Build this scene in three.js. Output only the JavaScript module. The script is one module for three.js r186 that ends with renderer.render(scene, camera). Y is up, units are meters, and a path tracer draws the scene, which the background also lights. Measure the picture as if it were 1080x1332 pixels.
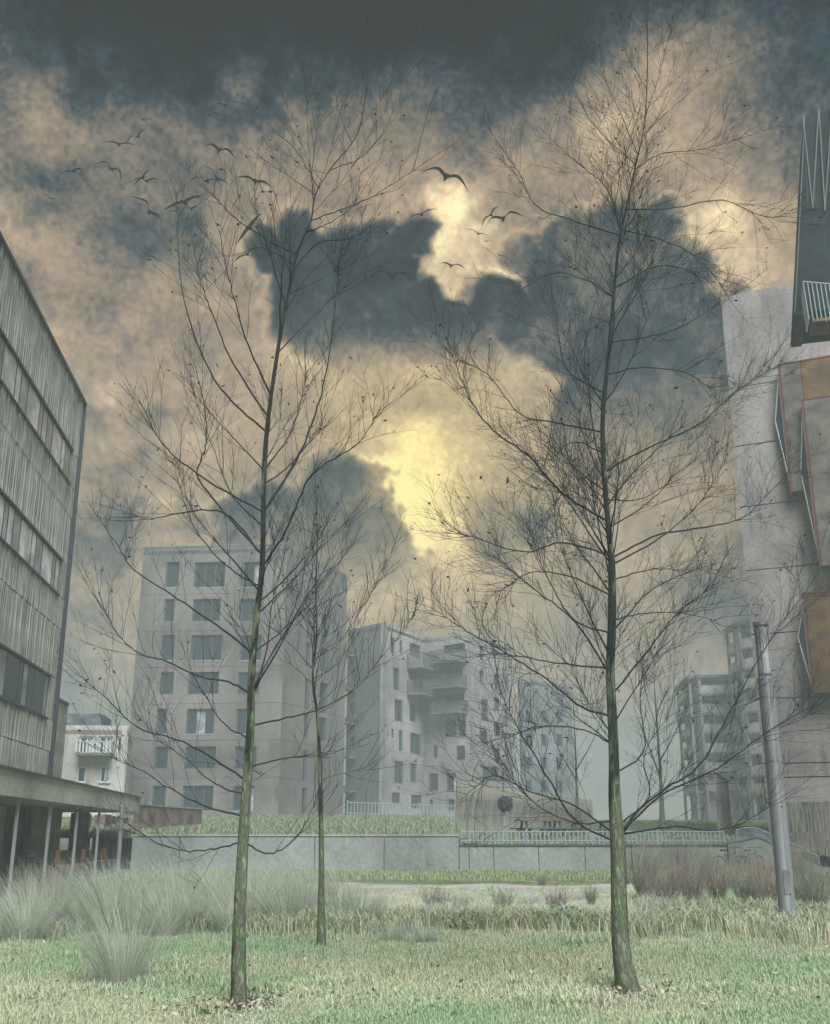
import * as THREE from 'three';
import { mergeGeometries } from 'three/addons/utils/BufferGeometryUtils.js';

// ------------------------------------------------------------------ camera, sky, sun, exposure
const R2D = 180 / Math.PI;
const FOCAL = 1400, CX = 540, CY = 666, EYE = 1.5;            // photo is 1080 x 1332
const PITCH = Math.atan(419 / FOCAL);
const scene = new THREE.Scene();
const camera = new THREE.PerspectiveCamera(2 * Math.atan(666 / FOCAL) * R2D, 1080 / 1332, 0.1, 2000);
camera.position.set(0, EYE, 0);
camera.rotation.set(PITCH, 0, 0);
camera.updateMatrixWorld(true);

const renderer = new THREE.WebGLRenderer({ antialias: true });
renderer.toneMapping = THREE.LinearToneMapping;
const EXPOSURE = 4.7;
renderer.toneMappingExposure = EXPOSURE;
renderer.shadowMap.enabled = true;

const V = (x, y, z) => new THREE.Vector3(x, y, z);
function rayOf(px, py) {                                       // a pixel's direction in the world
  const dx = (px - CX) / FOCAL, dy = -(py - CY) / FOCAL, c = Math.cos(PITCH), s = Math.sin(PITCH);
  return V(dx, dy * c + s, dy * s - c);
}
function at(px, py, D) { const d = rayOf(px, py); const k = D / -d.z; return V(d.x * k, EYE + d.y * k, -D); }
function atHeight(px, py, h) { const d = rayOf(px, py); const k = (h - EYE) / d.y; return V(d.x * k, h, d.z * k); }
const ground = (px, py) => atHeight(px, py, 0);

function rng(seed) { let a = seed >>> 0; return () => { a = (a + 0x6D2B79F5) | 0; let t = Math.imul(a ^ (a >>> 15), 1 | a); t = (t + Math.imul(t ^ (t >>> 7), 61 | t)) ^ t; return ((t ^ (t >>> 14)) >>> 0) / 4294967296; }; }
const hash3 = (x, y, z) => { let h = Math.imul(x, 374761393) ^ Math.imul(y, 668265263) ^ Math.imul(z, 1274126177); h = Math.imul(h ^ (h >>> 13), 1274126177); return ((h ^ (h >>> 16)) >>> 0) / 4294967296; };
function vnoise(x, y, z) {
  const xi = Math.floor(x), yi = Math.floor(y), zi = Math.floor(z);
  let fx = x - xi, fy = y - yi, fz = z - zi;
  fx = fx * fx * (3 - 2 * fx); fy = fy * fy * (3 - 2 * fy); fz = fz * fz * (3 - 2 * fz);
  const l = (a, b, t) => a + (b - a) * t;
  return l(l(l(hash3(xi, yi, zi), hash3(xi + 1, yi, zi), fx), l(hash3(xi, yi + 1, zi), hash3(xi + 1, yi + 1, zi), fx), fy),
    l(l(hash3(xi, yi, zi + 1), hash3(xi + 1, yi, zi + 1), fx), l(hash3(xi, yi + 1, zi + 1), hash3(xi + 1, yi + 1, zi + 1), fx), fy), fz) * 2 - 1;
}
function fbm(x, y, z, o = 4) { let s = 0, a = 0.5; for (let i = 0; i < o; i++) { s += a * vnoise(x, y, z); x = x * 2.03 + 7.1; y = y * 2.03 + 3.7; z = z * 2.03 + 1.9; a *= 0.5; } return s; }
const clamp = (v, a = 0, b = 1) => Math.min(b, Math.max(a, v));
const smooth = (a, b, v) => { const t = clamp((v - a) / (b - a)); return t * t * (3 - 2 * t); };
const lin = (c) => { c /= 255; return c <= 0.04045 ? c / 12.92 : ((c + 0.055) / 1.055) ** 2.4; };

// the sky: heavy cloud lit from behind by a low sun; one value per direction, then a split-toned palette
const SKY_GAIN = 1.0 / EXPOSURE;
function makeSky() {
  const W = 4096, H = 2048, data = new Float32Array(W * H * 4);
  const azel = (px, py) => { const d = rayOf(px, py).normalize(); return [Math.atan2(d.x, -d.z) * R2D, Math.asin(d.y) * R2D]; };
  const PX = 24.4;                                             // photo pixels per degree
  // soft brighter or darker patches of cloud: px, py, rx, ry, amount
  const soft = [[548, 632, 60, 84, 0.25], [535, 600, 190, 200, 0.12], [575, 730, 110, 80, 0.08], [572, 740, 55, 70, 0.10], [600, 680, 200, 200, 0.06], [170, 488, 75, 36, 0.18], [150, 400, 120, 100, 0.07], [320, 480, 130, 100, 0.06],
    [230, 560, 90, 60, 0.1], [830, 110, 70, 70, 0.2], [900, 60, 60, 50, 0.1], [602, 285, 44, 38, 0.46], [545, 265, 45, 22, 0.14], [575, 345, 55, 34, 0.22], [650, 345, 20, 16, 0.16], [940, 285, 48, 50, 0.27], [975, 340, 40, 40, 0.12],
    [850, 740, 85, 40, 0.16], [740, 520, 90, 60, 0.05], [860, 690, 140, 90, 0.08], [300, 270, 60, 60, 0.1], [420, 200, 90, 40, 0.06], [130, 170, 60, 46, 0.1], [60, 130, 34, 60, 0.12], [670, 210, 80, 40, 0.1], [170, 840, 60, 70, 0.08], [60, 310, 60, 40, 0.12],
    [440, 30, 230, 46, -0.22], [330, 90, 130, 34, -0.2], [90, 80, 26, 60, -0.2], [690, 90, 90, 26, -0.1], [640, 150, 70, 26, -0.12], [1050, 150, 50, 90, -0.3], [960, 100, 60, 50, -0.1], [40, 225, 40, 40, -0.14], [180, 320, 60, 40, -0.18],
    [320, 140, 50, 30, -0.08], [150, 540, 42, 22, -0.2], [140, 700, 46, 34, -0.22], [180, 675, 40, 22, -0.15], [120, 610, 60, 60, -0.1], [95, 810, 40, 46, -0.12], [990, 320, 40, 26, -0.1], [640, 690, 50, 46, -0.12], [690, 640, 60, 60, -0.1], [900, 790, 70, 60, -0.06], [1000, 220, 60, 40, -0.08]]
    .map(([x, y, rx, ry, a]) => [...azel(x, y), rx / PX, ry / PX, a]);
  // cumulus with firm lit edges: circles, tone, height where it thins out below
  const banks = [
    { soft: 0.26, tone: 0.16, warm: 0, fade: [395, 500], c: [[352, 332, 30], [392, 322, 36], [446, 328, 38], [490, 322, 38], [540, 318, 34], [592, 402, 30], [636, 384, 30], [470, 400, 88], [560, 430, 62], [400, 390, 60], [640, 430, 60]] },
    { soft: 0.38, tone: 0.29, warm: 0.3, fade: [470, 690], c: [[935, 440, 70], [820, 540, 110], [900, 540, 90], [688, 330, 30], [742, 312, 42], [795, 305, 46], [850, 300, 40], [884, 350, 36], [905, 420, 50], [760, 400, 100], [845, 450, 100], [690, 420, 56]] },
    { soft: 0.3, tone: 0.33, warm: 0.15, fade: [650, 800], c: [[436, 640, 52], [476, 650, 56], [420, 690, 76], [340, 660, 40], [500, 710, 52], [300, 690, 40]] },
    { soft: 1, tone: 0.46, warm: 0.3, fade: [700, 800], c: [[220, 690, 40], [640, 700, 46], [680, 690, 40]] },
  ].map((b) => ({ ...b, top: azel(540, b.fade[0])[1], bottom: azel(540, b.fade[1])[1], c: b.c.map(([x, y, r]) => [...azel(x, y), r / PX]) }));
  const stops = [[0, [6, 22, 30]], [0.15, [20, 46, 58]], [0.3, [58, 72, 80]], [0.42, [98, 98, 94]], [0.55, [136, 126, 111]], [0.68, [165, 149, 125]], [0.8, [194, 175, 145]], [0.9, [220, 200, 160]], [1, [250, 232, 180]]].map(([t, c]) => [t, c.map((v, q) => Math.max(0.003, (lin(v) - [0.026, 0.034, 0.036][q]) / 0.75))]);
  const base = [[-90, 0.5], [0, 0.5], [5, 0.5], [12, 0.55], [20, 0.58], [27, 0.59], [32, 0.56], [36, 0.52], [39, 0.36], [42, 0.1], [46, 0.2], [60, 0.32], [90, 0.32]];
  const curve = (list, v) => { let i = 1; while (i < list.length - 1 && list[i][0] < v) i++; const [a, p] = list[i - 1], [b, q] = list[i]; return p + (q - p) * clamp((v - a) / (b - a)); };
  const GLOW = azel(550, 620);
  for (let j = 0; j < H; j++) {
    const el = ((j + 0.5) / H - 0.5) * 180;
    if (el < -1) continue;
    const y = Math.sin(el / R2D), r = Math.cos(el / R2D), b0 = curve(base, el);
    for (let i = 0; i < W; i++) {
      const th = ((i + 0.5) / W - 0.5) * 2 * Math.PI, x = r * Math.cos(th), z = r * Math.sin(th);
      const az = Math.atan2(x, -z) * R2D;
      const n1 = fbm(x * 5 + 3, y * 9, z * 5, 4), n2 = fbm(x * 26, y * 26 + 9, z * 26, 4);
      const grain = hash3(i >> 0, j >> 0, 5) - 0.5, g2 = vnoise(x * 330, y * 330, z * 330);
      const rx0 = az - GLOW[0], ry0 = el - GLOW[1], rho = Math.hypot(rx0, ry0), ang = Math.atan2(ry0, rx0);
      const ray = fbm(Math.cos(ang) * 3.2 + n2 * 0.5, Math.sin(ang) * 3.2, rho * 0.07, 4) * smooth(6, 20, rho) * (1 - smooth(40, 70, rho));   // streaks of cloud drawn out from the lit gap
      const wisp = 1 - Math.abs(fbm(x * 11 + n1, y * 19, z * 11 + n2, 4)) * 3.2;
      let t = b0 + n1 * 0.13 + n2 * 0.13 + ray * 0.26 + wisp * 0.04 - 0.02, warm = 0.35;
      const n3 = vnoise(x * 90, y * 90, z * 90) * 0.28 + vnoise(x * 190, y * 190, z * 190) * 0.16, wx = n2 * 2.4 + n1 * 0.8 + n3, wy = fbm(x * 26 + 40, y * 26, z * 26 + 11, 4) * 2.2 + n3;
      if (Math.abs(az) < 34 && el < 56) {
        for (const [a, e, rx, ry, amt] of soft) {
          const dx = ((az - a) * Math.cos(e / R2D) + wx) / rx, dy = (el - e + wy) / ry, q = dx * dx + dy * dy;
          if (q < 7) t += amt * Math.exp(-q);
        }
        for (const k of banks) {
          let d = 9;
          const nx = wx * 0.7 + g2 * 0.12, ny = wy * 0.7;
          for (const [a, e, rr] of k.c) { const dx = (az - a) * Math.cos(e / R2D) + nx, dy = el - e + ny; d = Math.min(d, Math.sqrt(dx * dx + dy * dy) - rr); }
          if (d > 1.4) continue;
          const keep = smooth(k.bottom, k.top, el + n2 * 2), rim = Math.exp(-((d - 0.2) * (d - 0.2)) / 0.06) * 0.09 * keep;
          const m = smooth(k.soft * 0.7, -k.soft * 2.2, d) * keep * 0.9;
          const puff = 1 - Math.abs(fbm(x * 34 + 5, y * 34, z * 34, 4)) * 3.4; t = (t + rim) * (1 - m) + (k.tone + n2 * 0.22 + n1 * 0.1 + puff * 0.07 - 0.03) * m; warm = warm * (1 - m) + k.warm * m;
        }
      } else {
        const far = fbm(x * 3.1 + 20, y * 6, z * 3.1, 4);
        t -= smooth(0.05, 0.3, far) * 0.22; t += smooth(-0.1, -0.35, far) * 0.12;
      }
      t += g2 * 0.07 + vnoise(x * 170, y * 170, z * 170) * 0.035 + grain * 0.1;
      t = clamp(t, 0, 1);
      const gold = Math.exp(-((rho / 7.5) ** 2)); let s = 1; while (s < stops.length - 1 && stops[s][0] < t) s++;
      const [ta, ca] = stops[s - 1], [tb, cb] = stops[s], f = (t - ta) / (tb - ta), o = (j * W + i) * 4;
      for (let q = 0; q < 3; q++) data[o + q] = (ca[q] + (cb[q] - ca[q]) * f) * SKY_GAIN * (q === 2 ? 1 - 0.3 * gold : 1);
      data[o + 3] = 1;
    }
  }
  const up = Math.ceil(H * 0.5 + 8);
  for (let j = 0; j < up - 6; j++) for (let i = 0; i < W; i++) for (let q = 0; q < 4; q++) data[(j * W + i) * 4 + q] = data[(up * W + i) * 4 + q];
  const tex = new THREE.DataTexture(data, W, H, THREE.RGBAFormat, THREE.FloatType);
  tex.mapping = THREE.EquirectangularReflectionMapping; tex.magFilter = tex.minFilter = THREE.LinearFilter; tex.wrapS = THREE.RepeatWrapping; tex.needsUpdate = true;
  return tex;
}
scene.background = makeSky();
scene.environment = scene.background;

const sun = new THREE.DirectionalLight(new THREE.Color(0.98, 1, 0.985), 1.5);   // overcast: one very wide soft source, high over the camera's shoulder
{
  const d = V(0.24, 1.0, 0.62).normalize();
  sun.position.copy(d).multiplyScalar(150); sun.target.position.set(0, 0, -30);
  sun.castShadow = true; sun.shadow.radius = 70; sun.shadow.mapSize.set(4096, 4096);
  Object.assign(sun.shadow.camera, { left: -90, right: 90, top: 90, bottom: -60, near: 1, far: 400 });
  scene.add(sun, sun.target);
}
scene.fog = new THREE.FogExp2(new THREE.Color(0.78, 0.94, 0.93), 0.0034);

// ------------------------------------------------------------------ helpers: names, geometry, textures, materials
const taken = new Map();
function numbered(name) { const n = taken.get(name) ?? 0; taken.set(name, n + 1); return n ? `${name}_${String(n).padStart(3, '0')}` : name; }
const lit = (o) => { o.castShadow = o.receiveShadow = true; return o; };
function thing(name, label, category, pos = V(0, 0, 0), turn = 0, group) {
  const o = new THREE.Group(); o.name = numbered(name); o.position.copy(pos); o.rotation.y = turn; o.userData = { label, category };
  if (group) o.userData.group = group;
  scene.add(o); return o;
}
function part(parent, name, geo, m, pos, quat) { const o = lit(new THREE.Mesh(geo, m)); o.name = name; if (pos) o.position.copy(pos); if (quat) o.quaternion.copy(quat); parent.add(o); return o; }
const stuff = (o) => { o.userData.kind = 'stuff'; return o; };
function structure(name, geo, m) { const o = lit(new THREE.Mesh(geo, m)); o.name = name; o.userData = { kind: 'structure' }; scene.add(o); return o; }
function solo(name, label, category, geo, m, pos, group) { const o = lit(new THREE.Mesh(geo, m)); o.name = numbered(name); o.position.copy(pos); o.userData = { label, category }; if (group) o.userData.group = group; scene.add(o); return o; }
function copyOf(t, pos, turn, label, group, scale = 1) { const r = t.clone(); r.name = numbered(t.name.replace(/_\d{3}$/, '')); r.position.copy(pos); r.rotation.y = turn; r.scale.setScalar(scale); r.userData = { ...t.userData }; if (label) r.userData.label = label; if (group) r.userData.group = group; scene.add(r); return r; }

function box(w, h, d, x = 0, y = 0, z = 0) {                  // uv in metres, from the box's own place
  const g = new THREE.BoxGeometry(w, h, d); g.translate(x, y, z);
  const p = g.attributes.position, n = g.attributes.normal, uv = g.attributes.uv;
  for (let i = 0; i < p.count; i++) {
    const ax = Math.abs(n.getX(i)), ay = Math.abs(n.getY(i));
    if (ax > 0.5) uv.setXY(i, p.getZ(i), p.getY(i)); else if (ay > 0.5) uv.setXY(i, p.getX(i), p.getZ(i)); else uv.setXY(i, p.getX(i), p.getY(i));
  }
  return g;
}
function cyl(r0, r1, h, x = 0, y = 0, z = 0, sides = 14) { const g = new THREE.CylinderGeometry(r1, r0, h, sides); g.translate(x, y + h / 2, z); return g; }
function rod(a, b, r, sides = 6) { const d = b.clone().sub(a), g = new THREE.CylinderGeometry(r, r, d.length(), sides); g.applyQuaternion(new THREE.Quaternion().setFromUnitVectors(V(0, 1, 0), d.clone().normalize())); const m = a.clone().add(b).multiplyScalar(0.5); g.translate(m.x, m.y, m.z); return g; }
const merge = (list) => mergeGeometries(list.map((g) => (g.index ? g.toNonIndexed() : g)));
// a bent, tapering stem; writes straight into growing arrays so that thousands merge cheaply
class Stems {
  constructor() { this.p = []; this.n = []; this.uv = []; this.i = []; }
  add(pts, radii, sides = 3, knobs = 0, seed = 1) {
    const base = this.p.length / 3, T = V(0, 0, 0), S = V(0, 0, 0), B = V(0, 0, 0); let along = 0, ref = null;
    for (let k = 0; k < pts.length; k++) {
      T.copy(pts[Math.min(k + 1, pts.length - 1)]).sub(pts[Math.max(k - 1, 0)]).normalize();
      if (!ref) ref = Math.abs(T.y) > 0.9 ? V(1, 0, 0.2) : V(0, 1, 0);
      S.crossVectors(T, ref).normalize(); B.crossVectors(S, T).normalize();
      if (k) along += pts[k].distanceTo(pts[k - 1]);
      for (let q = 0; q <= sides; q++) {
        const a = (q % sides) / sides * Math.PI * 2, c = Math.cos(a), s = Math.sin(a);
        const rr = radii[k] * (1 + (knobs ? knobs * vnoise(c * 1.3 + seed, along * 2.2, s * 1.3) : 0));
        const nx = S.x * c + B.x * s, ny = S.y * c + B.y * s, nz = S.z * c + B.z * s;
        this.p.push(pts[k].x + nx * rr, pts[k].y + ny * rr, pts[k].z + nz * rr); this.n.push(nx, ny, nz); this.uv.push(q / sides * 6.28 * radii[0], along);
      }
    }
    const w = sides + 1;
    for (let k = 0; k < pts.length - 1; k++) for (let q = 0; q < sides; q++) { const a = base + k * w + q; this.i.push(a, a + w, a + 1, a + 1, a + w, a + w + 1); }
  }
  geometry() {
    const g = new THREE.BufferGeometry();
    g.setAttribute('position', new THREE.Float32BufferAttribute(this.p, 3)); g.setAttribute('normal', new THREE.Float32BufferAttribute(this.n, 3)); g.setAttribute('uv', new THREE.Float32BufferAttribute(this.uv, 2)); g.setIndex(this.i);
    return g;
  }
}
function stem(pts, radii, sides, knobs, seed) { const s = new Stems(); s.add(pts, radii, sides, knobs, seed); return s.geometry(); }
function spline(pts, n) { const c = new THREE.CatmullRomCurve3(pts, false, 'centripetal'); return c.getPoints(n); }

function texture(size, fn, srgb = true, repeat = 1) {
  const d = new Uint8Array(size * size * 4);
  for (let y = 0; y < size; y++) for (let x = 0; x < size; x++) { const c = fn(x / size, y / size, x, y), o = (y * size + x) * 4; d[o] = clamp(c[0]) * 255; d[o + 1] = clamp(c[1]) * 255; d[o + 2] = clamp(c[2]) * 255; d[o + 3] = 255; }
  const t = new THREE.DataTexture(d, size, size); t.wrapS = t.wrapT = THREE.RepeatWrapping; t.magFilter = THREE.LinearFilter; t.minFilter = THREE.LinearMipmapLinearFilter; t.generateMipmaps = true; if (srgb) t.colorSpace = THREE.SRGBColorSpace; t.repeat.set(repeat, repeat); t.needsUpdate = true; return t;
}
// noise that wraps round at 1
function wrapNoise(u, v, f, seed, o = 4) {
  let s = 0, a = 0.5;
  for (let k = 0; k < o; k++) {
    const x = u * f, y = v * f, xi = Math.floor(x), yi = Math.floor(y); let fx = x - xi, fy = y - yi; fx = fx * fx * (3 - 2 * fx); fy = fy * fy * (3 - 2 * fy);
    const h = (p, q) => hash3(((p % f) + f) % f, ((q % f) + f) % f, seed + k);
    s += a * (2 * ((h(xi, yi) * (1 - fx) + h(xi + 1, yi) * fx) * (1 - fy) + (h(xi, yi + 1) * (1 - fx) + h(xi + 1, yi + 1) * fx) * fy) - 1);
    f *= 2; a *= 0.55;
  }
  return s;
}
const gray = (fn) => (u, v) => { const g = fn(u, v); return [g, g, g]; };
const concreteTex = texture(1024, (u, v) => {
  const big = wrapNoise(u, v, 4, 1, 5), fine = wrapNoise(u, v, 96, 7, 3), run = wrapNoise(u, v * 0.125, 40, 3, 2) * wrapNoise(u, v, 3, 9, 2);
  const g = 0.8 + big * 0.22 + fine * 0.1 - Math.max(0, run) * 0.5; return [g, g * 0.985, g * 0.965];
}, true, 1 / 9);
const concreteBump = texture(512, gray((u, v) => 0.5 + wrapNoise(u, v, 64, 17, 4) * 0.5), false, 1 / 3);
const barkTex = texture(512, (u, v) => {
  const crack = Math.abs(wrapNoise(u, v * 0.4, 24, 2, 4)), lichen = smooth(-0.05, 0.3, wrapNoise(u, v, 10, 5, 5)), g = 0.62 + crack * 0.6;
  return [g * (0.92 - lichen * 0.08), g * (0.94 + lichen * 0.06), g * (0.85 - lichen * 0.1)];
}, true, 1);
const barkBump = texture(512, gray((u, v) => 0.3 + Math.abs(wrapNoise(u, v * 0.4, 24, 2, 4)) * 1.2), false, 1);
const woodTex = texture(512, (u, v) => { const g = 0.72 + wrapNoise(u, v * 0.06, 90, 4, 3) * 0.4 + wrapNoise(u, v, 5, 12, 3) * 0.2; return [g, g * 0.98, g * 0.94]; }, true, 1 / 3);
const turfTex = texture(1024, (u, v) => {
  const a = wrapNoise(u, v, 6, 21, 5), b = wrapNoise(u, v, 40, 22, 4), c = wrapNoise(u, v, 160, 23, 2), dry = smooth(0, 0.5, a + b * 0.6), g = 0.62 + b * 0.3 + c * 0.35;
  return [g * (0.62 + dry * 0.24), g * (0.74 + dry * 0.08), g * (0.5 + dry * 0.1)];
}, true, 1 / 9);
const gravelTex = texture(512, (u, v) => { const g = 0.75 + wrapNoise(u, v, 90, 31, 3) * 0.35 + wrapNoise(u, v, 6, 33, 4) * 0.18; return [g, g * 0.98, g * 0.95]; }, true, 1 / 4);
const mottle = texture(512, gray((u, v) => 0.82 + wrapNoise(u, v, 12, 41, 5) * 0.35), true, 1 / 5);

const C = (r, g, b) => new THREE.Color().setRGB(r, g, b);
const mat = (r, g, b, o = {}) => new THREE.MeshStandardMaterial({ color: C(r, g, b), roughness: 0.85, ...o });
const M = {
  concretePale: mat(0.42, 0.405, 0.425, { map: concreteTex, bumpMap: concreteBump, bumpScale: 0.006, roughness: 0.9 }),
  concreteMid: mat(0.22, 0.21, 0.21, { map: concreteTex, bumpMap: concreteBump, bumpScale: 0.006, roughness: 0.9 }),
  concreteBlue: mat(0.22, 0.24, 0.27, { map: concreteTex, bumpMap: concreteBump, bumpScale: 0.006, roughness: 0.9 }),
  concreteWall: mat(0.3, 0.345, 0.34, { map: concreteTex, bumpMap: concreteBump, bumpScale: 0.008, roughness: 0.92 }),
  render: mat(0.6, 0.6, 0.59, { map: concreteTex }),
  joint: mat(0.1, 0.1, 0.11),
  glass: new THREE.MeshPhysicalMaterial({ color: C(0.018, 0.03, 0.036), roughness: 0.12, specularIntensity: 1, ior: 1.6 }),
  glassBlue: new THREE.MeshPhysicalMaterial({ color: C(0.022, 0.036, 0.046), roughness: 0.15, ior: 1.6 }),
  blind: mat(0.86, 0.84, 0.9, { roughness: 0.35, map: mottle }),
  blindGrey: mat(0.4, 0.41, 0.47, { roughness: 0.3, map: mottle }),
  frame: mat(0.07, 0.085, 0.1, { roughness: 0.5 }),
  framePale: mat(0.45, 0.47, 0.47, { roughness: 0.5 }),
  cladding: mat(0.6, 0.63, 0.64, { map: woodTex, roughness: 0.75 }),
  claddingTrim: mat(0.03, 0.042, 0.06, { roughness: 0.5 }),
  metalPale: mat(0.4, 0.43, 0.45, { roughness: 0.45, metalness: 0.4 }),
  railing: mat(0.2, 0.25, 0.27, { roughness: 0.6 }),
  balcony: mat(0.11, 0.135, 0.155, { roughness: 0.7, map: mottle }),
  brick: mat(0.24, 0.175, 0.165, { map: mottle }),
  ochre: mat(0.14, 0.08, 0.012, { map: mottle, roughness: 0.6 }),
  ochreGrey: mat(0.14, 0.125, 0.105, { map: mottle, roughness: 0.7 }),
  redTrim: mat(0.13, 0.03, 0.03, { roughness: 0.5 }),
  tealDark: mat(0.014, 0.028, 0.034, { map: mottle, roughness: 1 }),
  timber: mat(0.46, 0.47, 0.45, { map: woodTex }),
  timberGrey: mat(0.36, 0.36, 0.35, { map: woodTex }),
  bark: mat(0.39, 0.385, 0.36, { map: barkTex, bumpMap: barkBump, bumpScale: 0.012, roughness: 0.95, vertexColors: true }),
  twig: mat(0.014, 0.022, 0.024, { roughness: 0.9 }),
  twigBrown: mat(0.12, 0.095, 0.065, { roughness: 0.9 }),
  leafDark: mat(0.05, 0.05, 0.03, { roughness: 0.8, side: THREE.DoubleSide }),
  leafRust: mat(0.16, 0.09, 0.035, { roughness: 0.8, side: THREE.DoubleSide }),
  steel: mat(0.46, 0.49, 0.53, { roughness: 0.5, metalness: 0.25, map: mottle }),
  opal: mat(0.5, 0.53, 0.55, { roughness: 0.35, map: mottle }),
  rubber: mat(0.03, 0.03, 0.035, { roughness: 0.7 }),
  bike: mat(0.05, 0.09, 0.1, { roughness: 0.4, metalness: 0.3 }),
  orange: mat(0.6, 0.17, 0.08, { roughness: 0.5 }),
  bird: mat(0.01, 0.013, 0.016, { roughness: 0.8, side: THREE.DoubleSide }),
  tan: mat(0.34, 0.2, 0.14, { map: woodTex }),
};

// a facade: local s runs to the right as seen, y up, depth towards the viewer
function facade(a, b) {
  const P0 = V(a.x, 0, a.z), u = V(b.x - a.x, 0, b.z - a.z), len = u.length(); u.normalize();
  const n = V(0, 0, 0).crossVectors(u, V(0, 1, 0)), q = new THREE.Quaternion().setFromRotationMatrix(new THREE.Matrix4().makeBasis(u, V(0, 1, 0), n));
  return {
    P0, u, n, q, len,
    point: (s, y, d = 0) => P0.clone().addScaledVector(u, s).addScaledVector(n, d).setY(y),
    hit: (px, py) => { const r = rayOf(px, py), e = V(0, EYE, 0), k = P0.clone().sub(e).dot(n) / r.dot(n), w = e.addScaledVector(r, k); return [w.clone().sub(P0).dot(u), w.y]; },
    rect(x0, x1, y0, y1) { const c = [(x0 + x1) / 2, (y0 + y1) / 2], s0 = this.hit(x0, c[1])[0], s1 = this.hit(x1, c[1])[0]; return [Math.min(s0, s1), Math.max(s0, s1), this.hit(c[0], y1)[1], this.hit(c[0], y0)[1]]; },
  };
}
// one band of wall with openings cut out: boxes between the openings
function wallBand(s0, s1, y0, y1, holes, thick) {
  const hs = holes.map(([a, b, c, d]) => [Math.max(a, s0), Math.min(b, s1), Math.max(c, y0), Math.min(d, y1)]).filter(([a, b, c, d]) => b - a > 0.01 && d - c > 0.01);
  const ys = [...new Set([y0, y1, ...hs.flatMap((h) => [h[2], h[3]])])].sort((p, q) => p - q), out = [];
  for (let k = 0; k < ys.length - 1; k++) {
    const m = (ys[k] + ys[k + 1]) / 2, cut = hs.filter((h) => h[2] < m && h[3] > m).sort((p, q) => p[0] - q[0]); let x = s0;
    for (const h of cut) { if (h[0] > x + 1e-4) out.push(box(h[0] - x, ys[k + 1] - ys[k], thick, (x + h[0]) / 2, m, -thick / 2)); x = Math.max(x, h[1]); }
    if (s1 > x + 1e-4) out.push(box(s1 - x, ys[k + 1] - ys[k], thick, (x + s1) / 2, m, -thick / 2));
  }
  return out.length ? merge(out) : null;
}
const local = (g, F, s, y, d) => F.point(s, y, d).sub(g.position);
// walls of a facade in bands parted by recessed joints, every opening filled with a window
function buildWall(g, F, s0, s1, y0, y1, joints, wins, m, o = {}) {
  const holes = wins.map((w) => w.slice(0, 4)), cuts = [y0, ...joints.filter((j) => j > y0 + 0.2 && j < y1 - 0.2).sort((a, b) => a - b), y1], gap = 0.03;
  for (let k = 0; k < cuts.length - 1; k++) {
    const geo = wallBand(s0, s1, cuts[k] + (k ? gap : 0), cuts[k + 1], holes, 0.3);
    if (geo) part(g, 'wall_panel', geo, m, local(g, F, 0, 0, 0), F.q);
  }
  if (cuts.length > 2) { const geo = wallBand(s0 + 0.02, s1 - 0.02, y0, y1 - 0.05, holes, 0.2); part(g, 'joint_backing', geo, M.joint, local(g, F, 0, 0, -0.05), F.q); }
  for (const w of wins) windowIn(g, F, w, o);
}
function windowIn(g, F, [s0, s1, y0, y1, kind = {}], o = {}) {
  const w = s1 - s0, h = y1 - y0, t = kind.t ?? 0.07, n = kind.panes ?? (w > 1.3 ? 2 : 1), bars = [box(w, t, 0.08, 0, h / 2 - t / 2), box(w, t, 0.08, 0, -h / 2 + t / 2), box(t, h - 2 * t, 0.08, -w / 2 + t / 2), box(t, h - 2 * t, 0.08, w / 2 - t / 2)];
  for (let k = 1; k < n; k++) bars.push(box(t * 0.8, h - 2 * t, 0.07, -w / 2 + (w * k) / n));
  const f = part(g, 'window', merge(bars), kind.frame ?? o.frame ?? M.frame, local(g, F, (s0 + s1) / 2, (y0 + y1) / 2, -(kind.set ?? 0.16)), F.q);
  for (let k = 0; k < n; k++) part(f, 'pane', box(w / n - t, h - t * 1.6, 0.02, -w / 2 + (w * (k + 0.5)) / n, 0, -0.02), (kind.glass ?? o.glass ?? [M.glass])[k % (kind.glass ?? o.glass ?? [1]).length]);
  if (kind.sill !== false && w > 0.5) part(f, 'sill', box(w + 0.08, 0.05, 0.2, 0, -h / 2 - 0.02, 0.13), o.sill ?? M.metalPale);
  return f;
}
function balconyOn(g, F, s0, s1, y0, y1, depth, m = M.balcony) {
  const w = s1 - s0, q = local(g, F, (s0 + s1) / 2, y0, 0);
  const b = part(g, 'balcony', box(w, 0.18, depth, 0, 0.09, depth / 2), M.concreteMid, q, F.q);
  const h = y1 - y0 - 0.18, slats = [], n = Math.max(4, Math.round(w / 0.22));
  for (let k = 0; k <= n; k++) slats.push(box(0.09, h - 0.1, 0.03, -w / 2 + 0.06 + ((w - 0.12) * k) / n, 0.18 + h / 2, depth - 0.05));
  const nd = Math.max(2, Math.round(depth / 0.22));
  for (let k = 0; k < nd; k++) for (const sx of [-1, 1]) slats.push(box(0.03, h - 0.1, 0.09, sx * (w / 2 - 0.05), 0.18 + h / 2, 0.06 + ((depth - 0.2) * k) / nd));
  stuff(part(b, 'balustrade_bars', merge(slats), m));
  part(b, 'handrail', merge([box(w, 0.05, 0.08, 0, 0.18 + h, depth - 0.05), box(0.08, 0.05, depth - 0.1, -w / 2 + 0.05, 0.18 + h, depth / 2 - 0.05), box(0.08, 0.05, depth - 0.1, w / 2 - 0.05, 0.18 + h, depth / 2 - 0.05)]), m);
  return b;
}
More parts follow.
